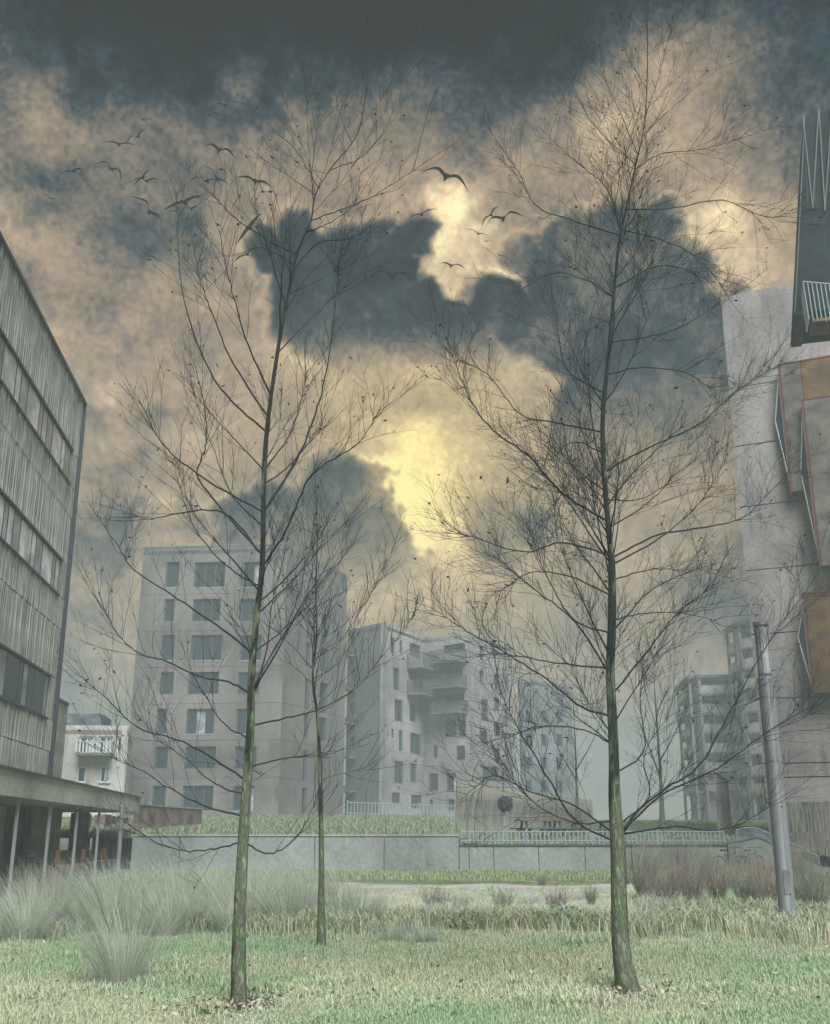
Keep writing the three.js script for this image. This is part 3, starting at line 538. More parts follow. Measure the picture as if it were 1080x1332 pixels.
// ------------------------------------------------------------------ the panelled block with coloured bays
{
  const TOP = at(937, 386, 47).y, A = down(depthFor(937, 386, TOP)), dir = V(Math.sin(65 / R2D), 0, Math.cos(65 / R2D)), B = A.clone().addScaledVector(dir, 16), F = facade(A, B), y0 = 0;
  const g = thing('panelled_concrete_block', 'high pale concrete panel block with folded ochre bays', 'building', A.clone());
  const pl = (name, geo, m) => part(g, name, geo, m, local(g, F, 0, 0, 0), F.q);
  const js = [505, 581, 660, 743, 826, 910, 994, 1012, 1046].map((py) => F.hit(952 + (py - 505) * 0.06, py)[1]), cuts = [y0, ...js.sort((a, b) => a - b), TOP];
  for (let k = 0; k < cuts.length - 1; k++) {
    const xs = k % 2 ? [0, 9.1, F.len] : [0, 6.8, F.len];
    for (let q = 0; q < 2; q++) pl('concrete_panel', box(xs[q + 1] - xs[q] - 0.03, cuts[k + 1] - cuts[k] - 0.05, 0.3, (xs[q] + xs[q + 1]) / 2, (cuts[k] + cuts[k + 1]) / 2, -0.15 + (k % 3) * 0.004), M.concretePale);
  }
  pl('joint_backing', box(F.len - 0.1, TOP - y0 - 0.2, 0.2, F.len / 2, (TOP + y0) / 2 - 0.1, -0.2), M.joint);
  pl('roof', box(F.len, 0.2, 9, F.len / 2, TOP - 0.4, -4.9), M.concreteMid);
  pl('rear_wall', box(0.28, TOP - 0.5, 9, 0.16, TOP / 2 - 0.25, -4.85), M.concretePale);
  pl('rear_wall', box(F.len, TOP - 0.5, 0.28, F.len / 2, TOP / 2 - 0.25, -9.5), M.concreteMid);
  // projecting bays: ochre face, red edge, a folded dark glazed cheek
  const bay = (x0, y0p, y1p, wide, out, faces) => {
    const [s0, t1] = F.hit(x0, y0p), t0 = F.hit(x0 + 12, y1p)[1], h = t1 - t0, m = (t0 + t1) / 2;
    const b = pl('bay', box(wide, h, out, s0 + wide / 2, m, out / 2), M.ochreGrey);
    let s = s0 + 0.03; for (const [w, mm] of faces) { part(b, 'bay_face', box(w - 0.03, h - 0.08, 0.05, s + w / 2, m, out + 0.026), mm); s += w; }
    part(b, 'trim', merge([box(wide + 0.1, 0.07, 0.1, s0 + wide / 2, t1 + 0.02, out + 0.02), box(0.07, h, 0.1, s0 - 0.02, m, out + 0.02)]), M.redTrim);
    const fold = new THREE.BufferGeometry(), q = [[s0 - 0.06, t1 - 0.6, out], [s0 - 0.42, t1 - h * 0.42, out * 0.55], [s0 - 0.06, t0 + h * 0.1, out], [s0 - 0.02, t1 - 0.6, 0.02], [s0 - 0.02, t0 + h * 0.1, 0.02]];
    fold.setAttribute('position', new THREE.Float32BufferAttribute([[0, 1, 2], [0, 3, 1], [3, 4, 1], [4, 2, 1]].flatMap((f) => f.flatMap((k) => q[k])), 3)); fold.setAttribute('uv', new THREE.Float32BufferAttribute(new Float32Array(24), 2)); fold.computeVertexNormals();
    const fm = part(b, 'cheek_window', fold, new THREE.MeshPhysicalMaterial({ color: C(0.03, 0.045, 0.08), roughness: 0.2, side: THREE.DoubleSide }));
    part(fm, 'frame', merge([[0, 1], [1, 2], [0, 2]].map(([i, j]) => rod(V(...q[i]), V(...q[j]), 0.035, 5))), M.framePale);
  };
  bay(1015, 481, 646, 3.2, 0.55, [[0.9, M.ochreGrey], [2.3, M.ochre]]);
  bay(1047, 531, 745, 3.0, 1.0, [[1.6, M.ochreGrey], [1.4, M.ochre]]);
  bay(1047, 776, 905, 3.0, 0.6, [[3.0, M.ochre]]);
}
{
  // the upper storey of a nearer block reaches into view from beyond the frame, carried by a shaft further along
  const D = 30, A = at(1040, 300, D), F = facade(V(A.x, 0, -D), V(A.x + 9, 0, -D + 2.5)), lo = F.hit(1034, 407), hi = F.hit(1047, 150), L = 2.4, W = 8;
  const g = thing('cantilevered_block', 'dark teal upper storey cantilevered high beside the panelled block', 'building', F.point(W, 0, 0)), pl = (name, geo, m) => part(g, name, geo, m, local(g, F, 0, 0, 0), F.q);
  const sh = new THREE.Shape([new THREE.Vector2(lo[0], lo[1]), new THREE.Vector2(W, lo[1] + 0.05), new THREE.Vector2(W, hi[1]), new THREE.Vector2(hi[0], hi[1])]);
  pl('upper_storey', new THREE.ExtrudeGeometry(sh, { depth: L, bevelEnabled: false }).translate(0, 0, -L), M.tealDark);
  pl('edge_trim', rod(V(lo[0], lo[1], 0.02), V(hi[0], hi[1], 0.02), 0.022, 6), M.frame);
  pl('underside_trim', box(0.32, 0.09, L, lo[0] + 0.18, lo[1] - 0.03, -L / 2), M.rubber);
  const zz = [[1044, 152], [1057, 272], [1065, 142], [1073, 276], [1082, 142]].map(([x, y]) => { const [s, t] = F.hit(x, y); return V(s, t, 0.05); });
  for (let k = 0; k < 4; k++) pl('zigzag_frame', rod(zz[k], zz[k + 1], 0.026, 6), M.concreteBlue);
  const tri = (a, b, c) => { const q = new THREE.BufferGeometry(); q.setAttribute('position', new THREE.Float32BufferAttribute([a, b, c].flatMap((v) => [v.x, v.y, v.z]), 3)); q.setAttribute('uv', new THREE.Float32BufferAttribute([0, 0, 1, 0, 0, 1], 2)); q.computeVertexNormals(); return q; };
  for (const [x0, x1, x2] of [[1046, 1055, 1056.5], [1058, 1064, 1071]]) { const P = (x, y) => { const [s, t] = F.hit(x, y); return V(s, t, 0.025); }; pl('glazed_triangle', tri(P(x0, 190), P(x1 - 6, 272), P(x1, 272)), M.glass); }
  pl('shaft', box(3, lo[1] + 0.1, L - 0.2, W - 1.5, (lo[1] + 0.1) / 2, -L / 2), M.concreteMid);
  const br = F.rect(1044, 1090, 381, 434), bal = pl('balcony', box(br[1] - br[0] - 0.1, 0.1, 1.0, (br[0] + br[1]) / 2 + 0.1, br[2], 0.5), M.ochre), bars = [];
  for (let s = br[0] + 0.05; s < br[1]; s += 0.12) bars.push(rod(V(s, br[2] + 0.05 - (s - br[0]) * 0.25, 0.98), V(s - 0.04, br[3] - 0.05 - (s - br[0]) * 0.25, 0.98), 0.022, 5));
  for (let d = 0.1; d < 0.95; d += 0.13) bars.push(rod(V(br[0] + 0.05, br[2] + 0.05, d), V(br[0] + 0.02, br[3] - 0.05, d), 0.022, 5));
  stuff(part(bal, 'balustrade_bars', merge(bars), M.railing));
  part(bal, 'handrail', merge([rod(V(br[0], br[3] - 0.05, 0.98), V(br[1], br[3] - 0.05 - (br[1] - br[0]) * 0.25, 0.98), 0.03), rod(V(br[0] + 0.02, br[3] - 0.05, 0), V(br[0] + 0.02, br[3] - 0.05, 0.98), 0.03)]), M.railing);
}

// ------------------------------------------------------------------ lamp column
{
  const p = ground(1026, 1203), h = at(986, 812, -p.z).y, g = thing('lamp_column', 'thick grey steel lamp column with pale opal top section', 'lamp post', p), cut = h * 0.81;
  p.y = lawnY(p.x, p.z); g.position.y = p.y;
  const r = 0.145;
  part(g, 'column', new THREE.LatheGeometry([[0, 0], [r * 1.05, 0], [r * 1.05, 0.04], [r, 0.06], [r, cut - 0.02], [r * 0.97, cut], [0, cut]].map(([x, y]) => new THREE.Vector2(x, y)), 24), M.steel);
  part(g, 'collar', cyl(r * 0.85, r * 0.85, 0.06, 0, cut, 0, 20), M.frame);
  part(g, 'diffuser', cyl(r * 0.72, r * 0.72, h - cut - 0.1, 0, cut + 0.06, 0, 20), M.opal);
  for (let k = 0; k < 4; k++) { const a = k * 1.57 + 0.5; part(g, 'lamp_rod', cyl(0.012, 0.012, h - cut - 0.1, Math.cos(a) * r * 0.8, cut + 0.06, Math.sin(a) * r * 0.8, 6), M.steel); }
  part(g, 'cap', cyl(r * 0.95, r * 0.9, 0.06, 0, h - 0.04, 0, 20), M.frame);
  part(g, 'access_door', box(0.12, 0.4, 0.02, 0, 0.7, r), M.steel);
}

// ------------------------------------------------------------------ trees
function nearestOn(list, py) { let b = 0; for (let k = 1; k < list.length; k++) if (Math.abs(list[k].py - py) < Math.abs(list[b].py - py)) b = k; return b; }
const leafGeo = (list) => {
  const p = [], uv = [], ix = [];
  for (const { at: o, dir, side, len, w } of list) { const b = p.length / 3, m = o.clone().addScaledVector(dir, len * 0.5), e = o.clone().addScaledVector(dir, len); p.push(o.x, o.y, o.z, m.x + side.x * w, m.y + side.y * w, m.z + side.z * w, e.x, e.y, e.z, m.x - side.x * w, m.y - side.y * w - w * 0.6, m.z - side.z * w); uv.push(0, 0, 1, 0.5, 0, 1, -1, 0.5); ix.push(b, b + 1, b + 2, b, b + 2, b + 3); }
  const g = new THREE.BufferGeometry(); g.setAttribute('position', new THREE.Float32BufferAttribute(p, 3)); g.setAttribute('uv', new THREE.Float32BufferAttribute(uv, 2)); g.setIndex(ix); g.computeVertexNormals(); return g;
};
function bareTree(o) {
  const r = rng(o.seed), D = o.D, foot = at(o.trunk[0][0], o.trunk[0][1], D), g = thing(o.name ?? 'bare_tree', o.label, 'tree', foot.clone(), 0, o.group), rel = (v) => v.clone().sub(foot);
  const raw = o.trunk.map(([x, y, d]) => rel(at(x, y, D + (d ?? 0)))), n = o.trunk.length * 7;
  const curve = new THREE.CatmullRomCurve3(raw, false, 'centripetal'), tp = curve.getPoints(n), H = raw[raw.length - 1].y;
  raw[0].y -= 0.1;
  const rad = (t) => Math.max(o.rTop ?? 0.006, o.r * ((o.slim ?? 0.6) * Math.pow(1 - t, 1.1) + (1 - (o.slim ?? 0.6)) * Math.exp(-t * 6)) * (1 + (o.flare ?? 0.35) * Math.exp(-t * 40)));
  const tr = tp.map((_, k) => rad(k / n));
  const tg = stem(tp, tr, 12, 0.1, o.seed), tc = [], tpos = tg.attributes.position;   // algae and lichen patches below, paled with painted-in mist; bare dark bark above
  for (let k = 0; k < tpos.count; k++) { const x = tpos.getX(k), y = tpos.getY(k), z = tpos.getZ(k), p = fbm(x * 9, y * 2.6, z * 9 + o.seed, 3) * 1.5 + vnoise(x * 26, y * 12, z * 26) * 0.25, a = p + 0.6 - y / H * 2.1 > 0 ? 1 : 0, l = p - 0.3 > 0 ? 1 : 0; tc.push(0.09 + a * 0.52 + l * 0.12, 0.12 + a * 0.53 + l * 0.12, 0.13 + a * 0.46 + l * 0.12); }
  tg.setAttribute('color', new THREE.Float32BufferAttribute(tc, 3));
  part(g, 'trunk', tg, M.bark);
  const fine = new Stems(), leaves = [], UP = V(0, 1, 0);
  const wobble = (start, dir, len, segs, bend, lift) => { const pts = [start.clone()], d = dir.clone().normalize(), p = start.clone(); for (let k = 0; k < segs; k++) { d.add(V((r() - 0.5) * bend, (r() - 0.5) * bend + lift, (r() - 0.5) * bend)).normalize(); p.addScaledVector(d, len / segs); pts.push(p.clone()); } return pts; };
  const tw = o.twig ?? 0.0019, leafy = o.leaves ?? 0.1;
  function twigs(pts, r0, level, len) {
    const count = Math.round(len * o.dense[level]);
    for (let k = 0; k < count; k++) {
      const t = 0.12 + 0.88 * Math.sqrt(r()), f = t * (pts.length - 1), i = Math.min(pts.length - 2, Math.floor(f)), s = pts[i].clone().lerp(pts[i + 1], f - i), tan = pts[i + 1].clone().sub(pts[i]).normalize();
      const side = V(r() - 0.5, r() - 0.5, r() - 0.5).cross(tan).normalize(), ang = 0.45 + r() * 0.55, d = tan.multiplyScalar(Math.cos(ang)).addScaledVector(side, Math.sin(ang)).addScaledVector(UP, o.up ?? 0.25);
      const l = (level ? 0.16 + r() * 0.34 : (0.3 + r() * 0.75)) * (o.scale ?? 1) * (1.1 - t * 0.4), sp = wobble(s, d, l, level ? 3 : 5, o.bend ?? 0.35, o.lift ?? 0.05), rs = Math.min(r0 * 0.6, (level ? tw : tw * 1.7));
      fine.add(sp, sp.map((_, q) => rs * (1 - 0.6 * q / (sp.length - 1))), 3);
      if (level < 1) twigs(sp, rs, level + 1, l);
      if (r() < leafy * (level ? 1 : 1.6)) { const e = sp[sp.length - 1], dd = V(r() - 0.5, -0.4 + r() * 0.7, r() - 0.5).normalize(); leaves.push({ at: e, dir: dd, side: V(r() - 0.5, 0.2, r() - 0.5).normalize(), len: (0.03 + r() * 0.035) * (o.leaf ?? 1), w: (0.007 + r() * 0.008) * (o.leaf ?? 1) }); }
    }
  }
  const pyAt = tp.map((p, k) => { const w = p.clone().add(foot), c = w.clone().applyMatrix4(camera.matrixWorldInverse); return { py: CY - (c.y / -c.z) * FOCAL, k }; });
  for (const L of o.limbs) {
    const k0 = pyAt[nearestOn(pyAt, L[0][1])].k, start = tp[k0], lean = (r() - 0.5) * 2, P = [start.clone()], D0 = start.z + foot.z;
    let run = 0; for (let q = 1; q < L.length; q++) { run += Math.hypot(L[q][0] - L[q - 1][0], L[q][1] - L[q - 1][1]) / FOCAL * D; P.push(rel(at(L[q][0], L[q][1], -D0 + lean * run * 0.55))); }
    const sp = spline(P, (P.length - 1) * 6).map((v, q) => (q ? v.add(V((r() - 0.5) * 0.016, (r() - 0.5) * 0.014, (r() - 0.5) * 0.016)) : v)), r0 = Math.min(tr[k0] * 0.55, 0.005 + run * (o.limbR ?? 0.0028));
    part(g, 'limb', stem(sp, sp.map((_, q) => r0 * (1 - 0.86 * q / (sp.length - 1)) + 0.0015), 6, 0.08, k0), o.limbMat ?? M.twig);
    twigs(sp, r0, 0, run);
  }
  const loose = o.loose ?? 40;
  for (let k = 0; k < loose; k++) {
    const t = (o.from ?? 0.3) + r() * (0.985 - (o.from ?? 0.3)), q = Math.floor(t * n), a = r() * 6.28, el = 0.5 + r() * 0.6, len = (0.5 + r() * 1.3) * (1.15 - t * 0.75) * (o.scale ?? 1), sp = wobble(tp[q], V(Math.cos(a) * Math.cos(el), Math.sin(el), Math.sin(a) * Math.cos(el)), len, 7, 0.28, 0.04), r0 = Math.min(tr[q] * 0.5, 0.004 + len * 0.005);
    fine.add(sp, sp.map((_, i) => r0 * (1 - 0.8 * i / 7)), 4); twigs(sp, r0, 0, len);
  }
  stuff(part(g, 'twigs', fine.geometry(), o.twigMat ?? M.twig));
  if (leaves.length) stuff(part(g, 'leaves', leafGeo(leaves), o.leafMat ?? M.leafDark));
  return g;
}
const DA = -ground(310, 1306).z, DB = -ground(816, 1290).z, DC = -ground(418, 1232).z;
bareTree({
  seed: 11, D: DA, r: 0.07, slim: 0.72, flare: 0.18, label: 'slender bare tree with a leaning forked crown in front of the concrete block', dense: [9, 6.5], up: 0.46, bend: 0.26, lift: 0.06, loose: 34, from: 0.24, leaves: 0.12,
  trunk: [[310, 1306], [312, 1200], [317, 1084], [322, 1014], [326, 947], [328, 870], [335, 795], [341, 740], [344, 608], [350, 535], [369, 412], [377, 375], [388, 325], [405, 285], [410, 255], [430, 220], [464, 176], [478, 112]],
  limbs: [[[334, 718], [291, 665], [257, 616], [267, 584], [269, 559], [261, 502], [245, 452]], [[300, 675], [257, 616], [222, 588], [202, 563], [179, 514]], [[330, 715], [291, 667], [234, 667], [198, 675], [160, 668]], [[344, 738], [377, 681], [401, 624], [422, 604], [467, 576], [497, 527]], [[346, 661], [385, 600], [414, 527], [430, 453], [438, 380], [441, 330]],
    [[344, 559], [300, 520], [275, 486], [243, 404], [232, 330], [231, 250]], [[348, 539], [304, 474], [275, 404], [262, 370], [250, 310]], [[352, 520], [320, 440], [300, 370], [285, 300]], [[365, 461], [410, 409], [450, 372]], [[372, 405], [400, 360], [440, 320]], [[408, 262], [403, 205], [400, 165], [398, 103]], [[405, 285], [440, 274], [465, 265], [510, 240], [555, 210]], [[400, 300], [425, 292], [470, 262]], [[385, 330], [345, 310], [300, 278], [275, 250]], [[385, 345], [340, 322], [312, 330]], [[383, 350], [415, 315], [450, 312], [490, 290]], [[430, 222], [470, 205], [505, 160], [515, 130]], [[455, 185], [440, 140], [432, 95]], [[418, 245], [380, 190], [345, 165]], [[412, 255], [370, 225], [330, 200]],
    [[326, 907], [300, 888], [259, 879], [211, 858], [180, 849], [150, 820], [128, 770]], [[322, 851], [278, 810], [222, 773], [174, 740], [150, 705], [115, 655]], [[333, 910], [352, 851], [393, 792]], [[330, 850], [365, 822], [400, 790]], [[333, 940], [381, 932], [418, 921], [463, 895], [500, 850]], [[315, 1014], [274, 984], [230, 962], [178, 945], [137, 907], [100, 877]], [[319, 1036], [280, 1020], [240, 985], [200, 960]], [[322, 1060], [270, 1050], [220, 1025], [180, 1000], [145, 985]], [[318, 1097], [280, 1104], [240, 1107], [200, 1094], [165, 1070]], [[318, 1095], [350, 1110], [380, 1095], [400, 1065], [415, 1035]], [[338, 765], [300, 740], [255, 690], [230, 620]], [[326, 960], [290, 940], [265, 900]], [[345, 690], [300, 640], [270, 560]], [[344, 620], [380, 560], [400, 480]], [[330, 1000], [380, 985], [430, 985]]],
});
bareTree({
  seed: 23, D: DB, r: 0.1, slim: 0.6, flare: 0.3, label: 'tallest bare tree with a dense fine-twigged crown and stout leaning foot', dense: [14, 9], up: 0.28, bend: 0.4, lift: 0.03, loose: 70, from: 0.2, leaves: 0.07,
  trunk: [[816, 1290], [808, 1230], [804, 1110], [800, 1036], [798, 962], [794, 870], [796, 814], [796, 740], [794, 710], [788, 645], [784, 551], [792, 461], [797, 400], [805, 320], [815, 270], [827, 215], [837, 170], [842, 100], [842, 12]],
  limbs: [[[784, 681], [731, 641], [686, 592], [641, 559], [609, 514], [580, 437]], [[782, 559], [731, 551], [678, 539], [633, 486], [600, 470]], [[784, 514], [739, 482], [723, 404], [712, 340]], [[794, 616], [841, 584], [910, 551], [951, 514], [1000, 482]], [[800, 726], [857, 696], [927, 684], [967, 673], [1000, 641], [1040, 600]], [[800, 735], [850, 705], [905, 660], [945, 600]], [[796, 490], [837, 478], [894, 486], [927, 506]], [[800, 445], [878, 429], [939, 392]], [[804, 437], [829, 380], [850, 340]], [[788, 722], [731, 706], [682, 718], [620, 700], [580, 690]],
    [[797, 305], [740, 285], [700, 270], [675, 225], [660, 205]], [[800, 390], [765, 365], [720, 355], [680, 375]], [[815, 275], [880, 270], [940, 260], [990, 280], [1022, 282]], [[827, 220], [860, 200], [910, 195], [965, 180]], [[835, 175], [880, 135], [940, 85]], [[812, 215], [775, 165], [735, 90]], [[800, 300], [785, 240], [755, 215], [700, 165]], [[825, 200], [795, 120], [767, 65]], [[800, 380], [860, 345], [910, 355]], [[838, 150], [860, 90], [872, 40]], [[806, 300], [855, 310], [900, 330], [945, 380]], [[840, 120], [815, 70], [805, 40]],
    [[793, 871], [722, 862], [659, 851], [622, 851]], [[789, 933], [759, 921], [711, 883], [667, 855], [607, 821], [560, 790]], [[791, 821], [748, 807], [722, 770], [707, 740], [690, 690]], [[794, 880], [750, 810], [700, 770], [640, 720]], [[804, 810], [830, 799], [881, 797], [933, 808]], [[804, 825], [845, 770], [880, 750], [940, 730]], [[797, 900], [840, 850], [880, 800], [930, 760]], [[807, 1100], [826, 1059], [867, 1025], [907, 999], [948, 929], [1000, 836], [1065, 745]], [[815, 1085], [859, 1036], [933, 999], [1000, 951], [1060, 915]], [[807, 1007], [837, 977], [833, 910], [838, 850]], [[812, 1075], [844, 1036], [838, 985], [870, 930]], [[796, 1066], [748, 1070], [685, 1036], [637, 962]], [[800, 1100], [748, 1066], [704, 996], [674, 947], [650, 900]], [[800, 1090], [740, 1045], [690, 1030], [640, 1010], [600, 1040]], [[815, 1090], [880, 1075], [930, 1080], [985, 1060], [1010, 1020]], [[798, 970], [760, 950], [700, 945], [660, 960]], [[790, 650], [830, 650], [880, 620]], [[788, 640], [740, 600], [715, 560]], [[796, 760], [850, 740], [900, 745]], [[796, 780], [740, 750], [690, 745], [650, 770]], [[786, 585], [745, 575], [720, 595], [690, 620]]],
});
bareTree({
  seed: 37, D: DC, r: 0.06, flare: 0.2, label: 'thin straight sapling beside the slender leaning tree', dense: [6, 4], up: 0.4, bend: 0.25, loose: 26, from: 0.35, leaves: 0.06, twig: 0.0036, limbMat: M.twigBrown,
  trunk: [[418, 1232], [418, 1150], [418, 1085], [416, 990], [413, 930], [407, 880], [412, 830], [411, 770], [413, 690], [410, 625], [408, 590]],
  limbs: [[[408, 885], [440, 862], [465, 803], [505, 735]], [[410, 850], [445, 830], [480, 770], [520, 700]], [[409, 890], [380, 865], [345, 850]], [[411, 820], [385, 790], [360, 750]], [[412, 790], [440, 740], [455, 680]], [[413, 930], [450, 905], [500, 850], [540, 800]], [[412, 760], [390, 710], [370, 660]], [[414, 720], [440, 690], [480, 640]], [[416, 985], [380, 985], [340, 1010]], [[417, 1010], [450, 1005], [500, 1000]], [[413, 700], [395, 650], [380, 620]]],
});
// far bare trees among the blocks
bareTree({ seed: 51, D: 52, r: 0.16, label: 'hazy bare tree standing in front of the slab balcony house', name: 'bare_tree', dense: [3, 2], up: 0.25, scale: 1.8, loose: 18, from: 0.2, leaves: 0, twig: 0.008, limbR: 0.012, trunk: [[862, 1080], [860, 1020], [856, 960], [852, 900], [850, 850]], limbs: [[[860, 1010], [840, 960], [825, 920]], [[858, 990], [880, 950], [895, 910]], [[855, 950], [840, 900], [835, 860]], [[854, 930], [870, 890], [872, 850]]] });
bareTree({ seed: 52, D: 60, r: 0.15, label: 'hazy bare tree between the plain block and the tallest tree', name: 'bare_tree', dense: [3, 2], up: 0.25, scale: 1.8, loose: 16, from: 0.2, leaves: 0, twig: 0.009, limbR: 0.012, trunk: [[752, 1072], [750, 1020], [748, 960], [745, 905]], limbs: [[[750, 1015], [725, 970], [712, 930]], [[750, 1000], [775, 955], [785, 920]], [[748, 970], [735, 930], [728, 890]]] });
for (const [seed, pts, D, label] of [[61, [[476, 1060], [477, 1030], [486, 1003], [512, 962]], 56, 'single arching bare shoot on the terrace before the balcony block'], [62, [[612, 1030], [618, 1000], [634, 975], [646, 958]], 54, 'single arching bare shoot rising over the slatted enclosure']]) bareTree({ seed, D, r: 0.05, flare: 0, name: 'bare_sapling', label, dense: [2, 1], loose: 3, from: 0.4, leaves: 0, twig: 0.006, trunk: pts.map(([x, y], k) => (k ? [x, y] : [x, y + 6])), limbs: [] });

// ------------------------------------------------------------------ terrace furniture
{
  // slatted timber enclosure that runs back from the wall
  const a = at(596, 1012, 47), hTop = a.y, b = atHeight(700, 1029, hTop), c = atHeight(770, 1040, hTop), g = thing('slatted_enclosure', 'weathered vertical slat timber enclosure on the terrace', 'fence', down(a).setY(1.2));
  for (const [p, q] of [[a, b], [b, c]]) {
    const F = facade(down(p), down(q)), slats = [], r = rng(5); let s = 0.1;
    while (s < F.len) { const w = 0.085 + r() * 0.02; slats.push(box(w, hTop - 1.3 - r() * 0.06, 0.03, s, (hTop + 1.2) / 2, 0)); s += 0.2; }
    stuff(part(g, 'slats', merge(slats), M.timber, local(g, F, 0, 0, 0), F.q));
    for (const y of [1.7, hTop - 0.15]) part(g, 'rail', box(F.len, 0.12, 0.06, F.len / 2, y, -0.05), M.timber, local(g, F, 0, 0, 0), F.q);
    for (let k = 0; k <= 4; k++) part(g, 'post', box(0.12, hTop - 1.1, 0.12, (F.len * k) / 4, (hTop + 1.1) / 2, -0.1), M.timber, local(g, F, 0, 0, 0), F.q);
  }
}
{
  const A = at(930, 1006, 49), B = at(946, 1017, 52), y0 = 1.3, F = facade(down(A), down(B)), g = thing('slatted_shed', 'tall narrow slatted timber shed with a sloping top at the end of the terrace', 'shed', down(A).setY(y0)), slats = [], n = 9;
  for (let k = 0; k <= n; k++) { const t = k / n, h = A.y + (B.y - A.y) * t - y0; slats.push(box(F.len / n * 0.7, h, 0.05, t * F.len, y0 + h / 2, 0)); }
  stuff(part(g, 'slats', merge(slats), M.timberGrey, local(g, F, 0, 0, 0), F.q));
  part(g, 'roof', rod(F.point(-0.05, A.y + 0.03, 0), F.point(F.len + 0.1, B.y + 0.03, 0), 0.06, 5).translate(-g.position.x, -g.position.y, -g.position.z), M.claddingTrim);
}
function picnicTable(pos, turn, label) {
  const g = thing('picnic_table', label, 'table', pos, turn, undefined);
  part(g, 'tabletop', merge([-0.32, -0.16, 0, 0.16, 0.32].map((z) => box(1.8, 0.045, 0.14, 0, 0.74, z))), M.tan);
  for (const z of [-0.72, 0.72]) part(g, 'bench', merge([box(1.8, 0.045, 0.13, 0, 0.45, z - 0.075), box(1.8, 0.045, 0.13, 0, 0.45, z + 0.075)]), M.frame);
  for (const x of [-0.65, 0.65]) { for (const s of [-1, 1]) part(g, 'leg', rod(V(x, 0, s * 0.6), V(x, 0.72, s * 0.2), 0.05, 4), M.brick); part(g, 'brace', box(0.06, 0.09, 1.5, x, 0.4, 0), M.brick); }
  return g;
}
const onTerrace = (px, py, D) => { const p = at(px, py, D); p.y = terraceY(p.x, p.z); return p; };
{ const t = picnicTable(onTerrace(704, 1082, 46.2), 0.25, 'brown picnic table behind the picket railing, next to the ball-headed shrub'); t.scale.setScalar(1.12); const p = picnicTable(onTerrace(733, 1082, 47.5), -0.5, 'brown picnic table behind the picket railing, beside the trunk of the tallest tree'); p.scale.setScalar(1.1); picnicTable(onTerrace(765, 1080, 50), 0.1, 'brown picnic table partly hidden by the low limbs of the tallest tree'); }
{
  const p = onTerrace(655, 1084, 46), g = thing('ball_shrub', 'dark ball-headed shrub on a pale thin stem behind the railing', 'shrub', p), c = V(0.1, at(657, 1046, 46).y - p.y, 0), r = rng(8), list = [];
  part(g, 'stem', stem([V(0, -0.1, 0), V(0.04, c.y * 0.5, 0), c.clone()], [0.035, 0.03, 0.025], 6), M.metalPale);
  for (let k = 0; k < 900; k++) { const d = V(r() - 0.5, r() - 0.5, r() - 0.5).normalize(), q = c.clone().addScaledVector(d, 0.3 * (0.75 + r() * 0.3)); list.push({ at: q, dir: V(r() - 0.5, r() - 0.3, r() - 0.5).normalize(), side: V(r() - 0.5, r() - 0.5, r() - 0.5).normalize(), len: 0.1, w: 0.035 }); }
  stuff(part(g, 'foliage', leafGeo(list), mat(0.07, 0.075, 0.085, { side: THREE.DoubleSide })));
}
{
  const A = onTerrace(176, 1086, 46), B = onTerrace(258, 1086, 54), F = facade(down(A), down(B)), h = 0.95, g = thing('brick_garden_wall', 'low dark red brick garden wall beyond the canopy pavilion', 'wall', A.clone());
  part(g, 'wall_panel', box(F.len, h + 0.6, 0.24, F.len / 2, A.y + h / 2 - 0.2, 0), M.brick, local(g, F, 0, 0, 0), F.q); part(g, 'coping', box(F.len + 0.1, 0.07, 0.32, F.len / 2, A.y + h + 0.14, 0), M.concreteWall, local(g, F, 0, 0, 0), F.q);
}
function chair(pos, turn, label, group) {
  const g = thing('orange_chair', label, 'chair', pos, turn, group);
  part(g, 'seat', box(0.44, 0.04, 0.42, 0, 0.45, 0), M.orange); part(g, 'backrest', box(0.44, 0.36, 0.04, 0, 0.72, -0.2), M.orange);
  for (const [x, z] of [[-1, -1], [1, -1], [-1, 1], [1, 1]]) part(g, 'leg', cyl(0.018, 0.018, 0.44, x * 0.19, 0, z * 0.18, 6), M.metalPale);
  return g;
}
for (const [px, d, t] of [[107, 0.6, 2], [117, 0.8, 1.5], [126, 0.6, 1.9], [139, 0.6, 1.6], [155, 0.7, 2.1], [163, 0.6, 1.4]]) { const s = canF.hit(px, 1110)[0]; chair(canF.point(s, 0.115, -d), t, 'orange cafe chair standing under the pavilion canopy', 'chairs under the canopy'); }
